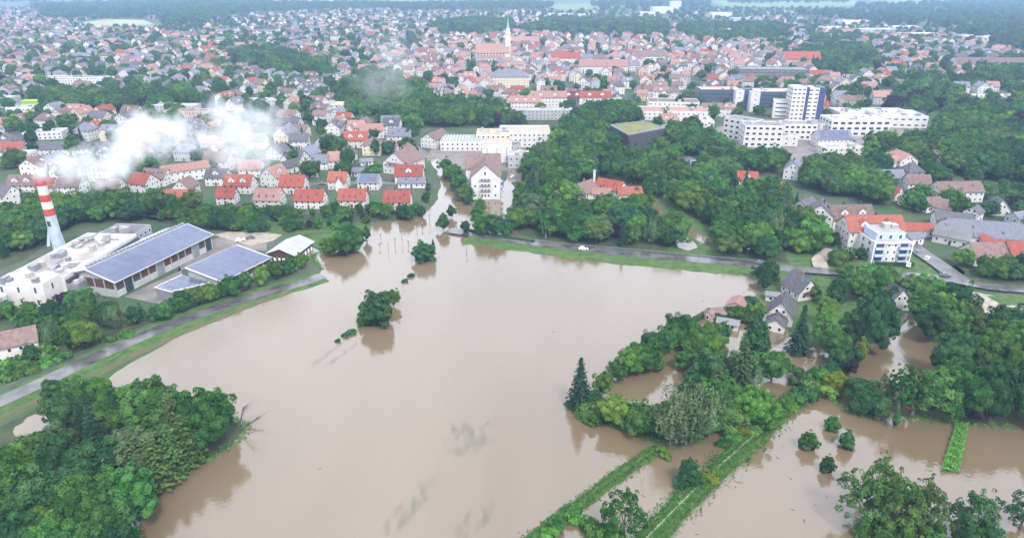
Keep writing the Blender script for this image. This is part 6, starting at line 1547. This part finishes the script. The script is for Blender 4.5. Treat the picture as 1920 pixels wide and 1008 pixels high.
smoke('smoke_wisp', [puff(735, 110, 60, 26), puff(725, 140, 45, 26), puff(690, 160, 35, 28), puff(745, 160, 30, 20)], .008, 'thin smoke wisp rising from the trees left of the church', nscale=.045, cut=.25)

# ------------------------------------------------------------------ the damp air
hz = bpy.data.materials.new('haze'); hz.use_nodes = True; n, l = hz.node_tree.nodes, hz.node_tree.links; n.clear()
out = n.new('ShaderNodeOutputMaterial'); pv = n.new('ShaderNodeVolumePrincipled'); pv.inputs['Color'].default_value = (.40, .58, .88, 1); pv.inputs['Density'].default_value = .00015
l.new(pv.outputs[0], out.inputs['Volume']); M['haze'] = hz
mb = MB(); mb.box(-11000, 11000, -1800, 13000, -1.5, 125, 0, None, True); h_ = mb.build('haze', 'haze', kind='stuff'); h_['label'] = 'pale blue damp haze over the whole town'; h_['category'] = 'haze'

# ================================================================== labels: what it looks like, and which one it is
MARKS = [('striped chimney', 100, 400), ('long solar hall', 290, 490), ('pale-roofed shed', 540, 460), ('lone flood tree', 710, 575), ('drowned junction', 760, 430), ('white gabled block', 910, 350), ('copper beech', 763, 270), ('woodland farm', 1140, 352), ('church', 925, 105), ('glass office', 1400, 185), ('striped office tower', 1510, 195),
         ('green-roofed hall', 1195, 250), ('blue apartment block', 1665, 465), ('columnar poplar', 1406, 620), ('grey willow', 1280, 770), ('crop bed', 1790, 840), ('lime-green hall', 55, 198), ('smoke plume', 230, 290), ('hipped red roof', 178, 226), ('white road car', 1094, 466), ('bare dead branches', 450, 780), ('stepped school roofs', 1265, 210), ('red-walled hall', 1890, 185),
         ('two dikes', 1300, 920), ('parking deck', 1450, 140), ('hipped slate roof', 954, 150), ('long brown-roofed house', 1800, 340), ('left-edge house', 30, 640), ('tall spit spruce', 190, 800), ('balcony house', 1465, 590), ('gravel track', 1880, 590)]
ORD = ['nearest', 'second nearest', 'third nearest', 'fourth nearest', 'fifth nearest', 'sixth nearest', 'seventh nearest', 'eighth nearest', 'ninth nearest', 'tenth nearest', 'eleventh nearest', 'twelfth nearest', 'thirteenth nearest', 'fourteenth nearest', 'fifteenth nearest', 'sixteenth nearest', 'seventeenth nearest', 'eighteenth nearest']
buckets = {}
for o, desc, cat, label, pos in THINGS:
    if label: continue
    u, v = J(o.location.x, o.location.y, 3.0)
    nm, mu, mv = min(MARKS, key=lambda m: (m[1] - u) ** 2 + ((m[2] - v) * 1.6) ** 2)
    du, dv = u - mu, v - mv
    rel = ('right of' if du > 0 else 'left of') if abs(du) > abs(dv) * 1.4 else ('in front of' if dv > 0 else 'behind')
    buckets.setdefault((desc, rel, nm), []).append((du * du + dv * dv * 2.5, o))
for (desc, rel, nm), lst in buckets.items():
    lst.sort(key=lambda t: t[0])
    for i, (_, o) in enumerate(lst):
        o['label'] = '%s, %s %s the %s' % (desc, ORD[min(i, 17)] if len(lst) > 1 else 'just', rel, nm)
print('objects', len(bpy.data.objects), 'things', len(THINGS))
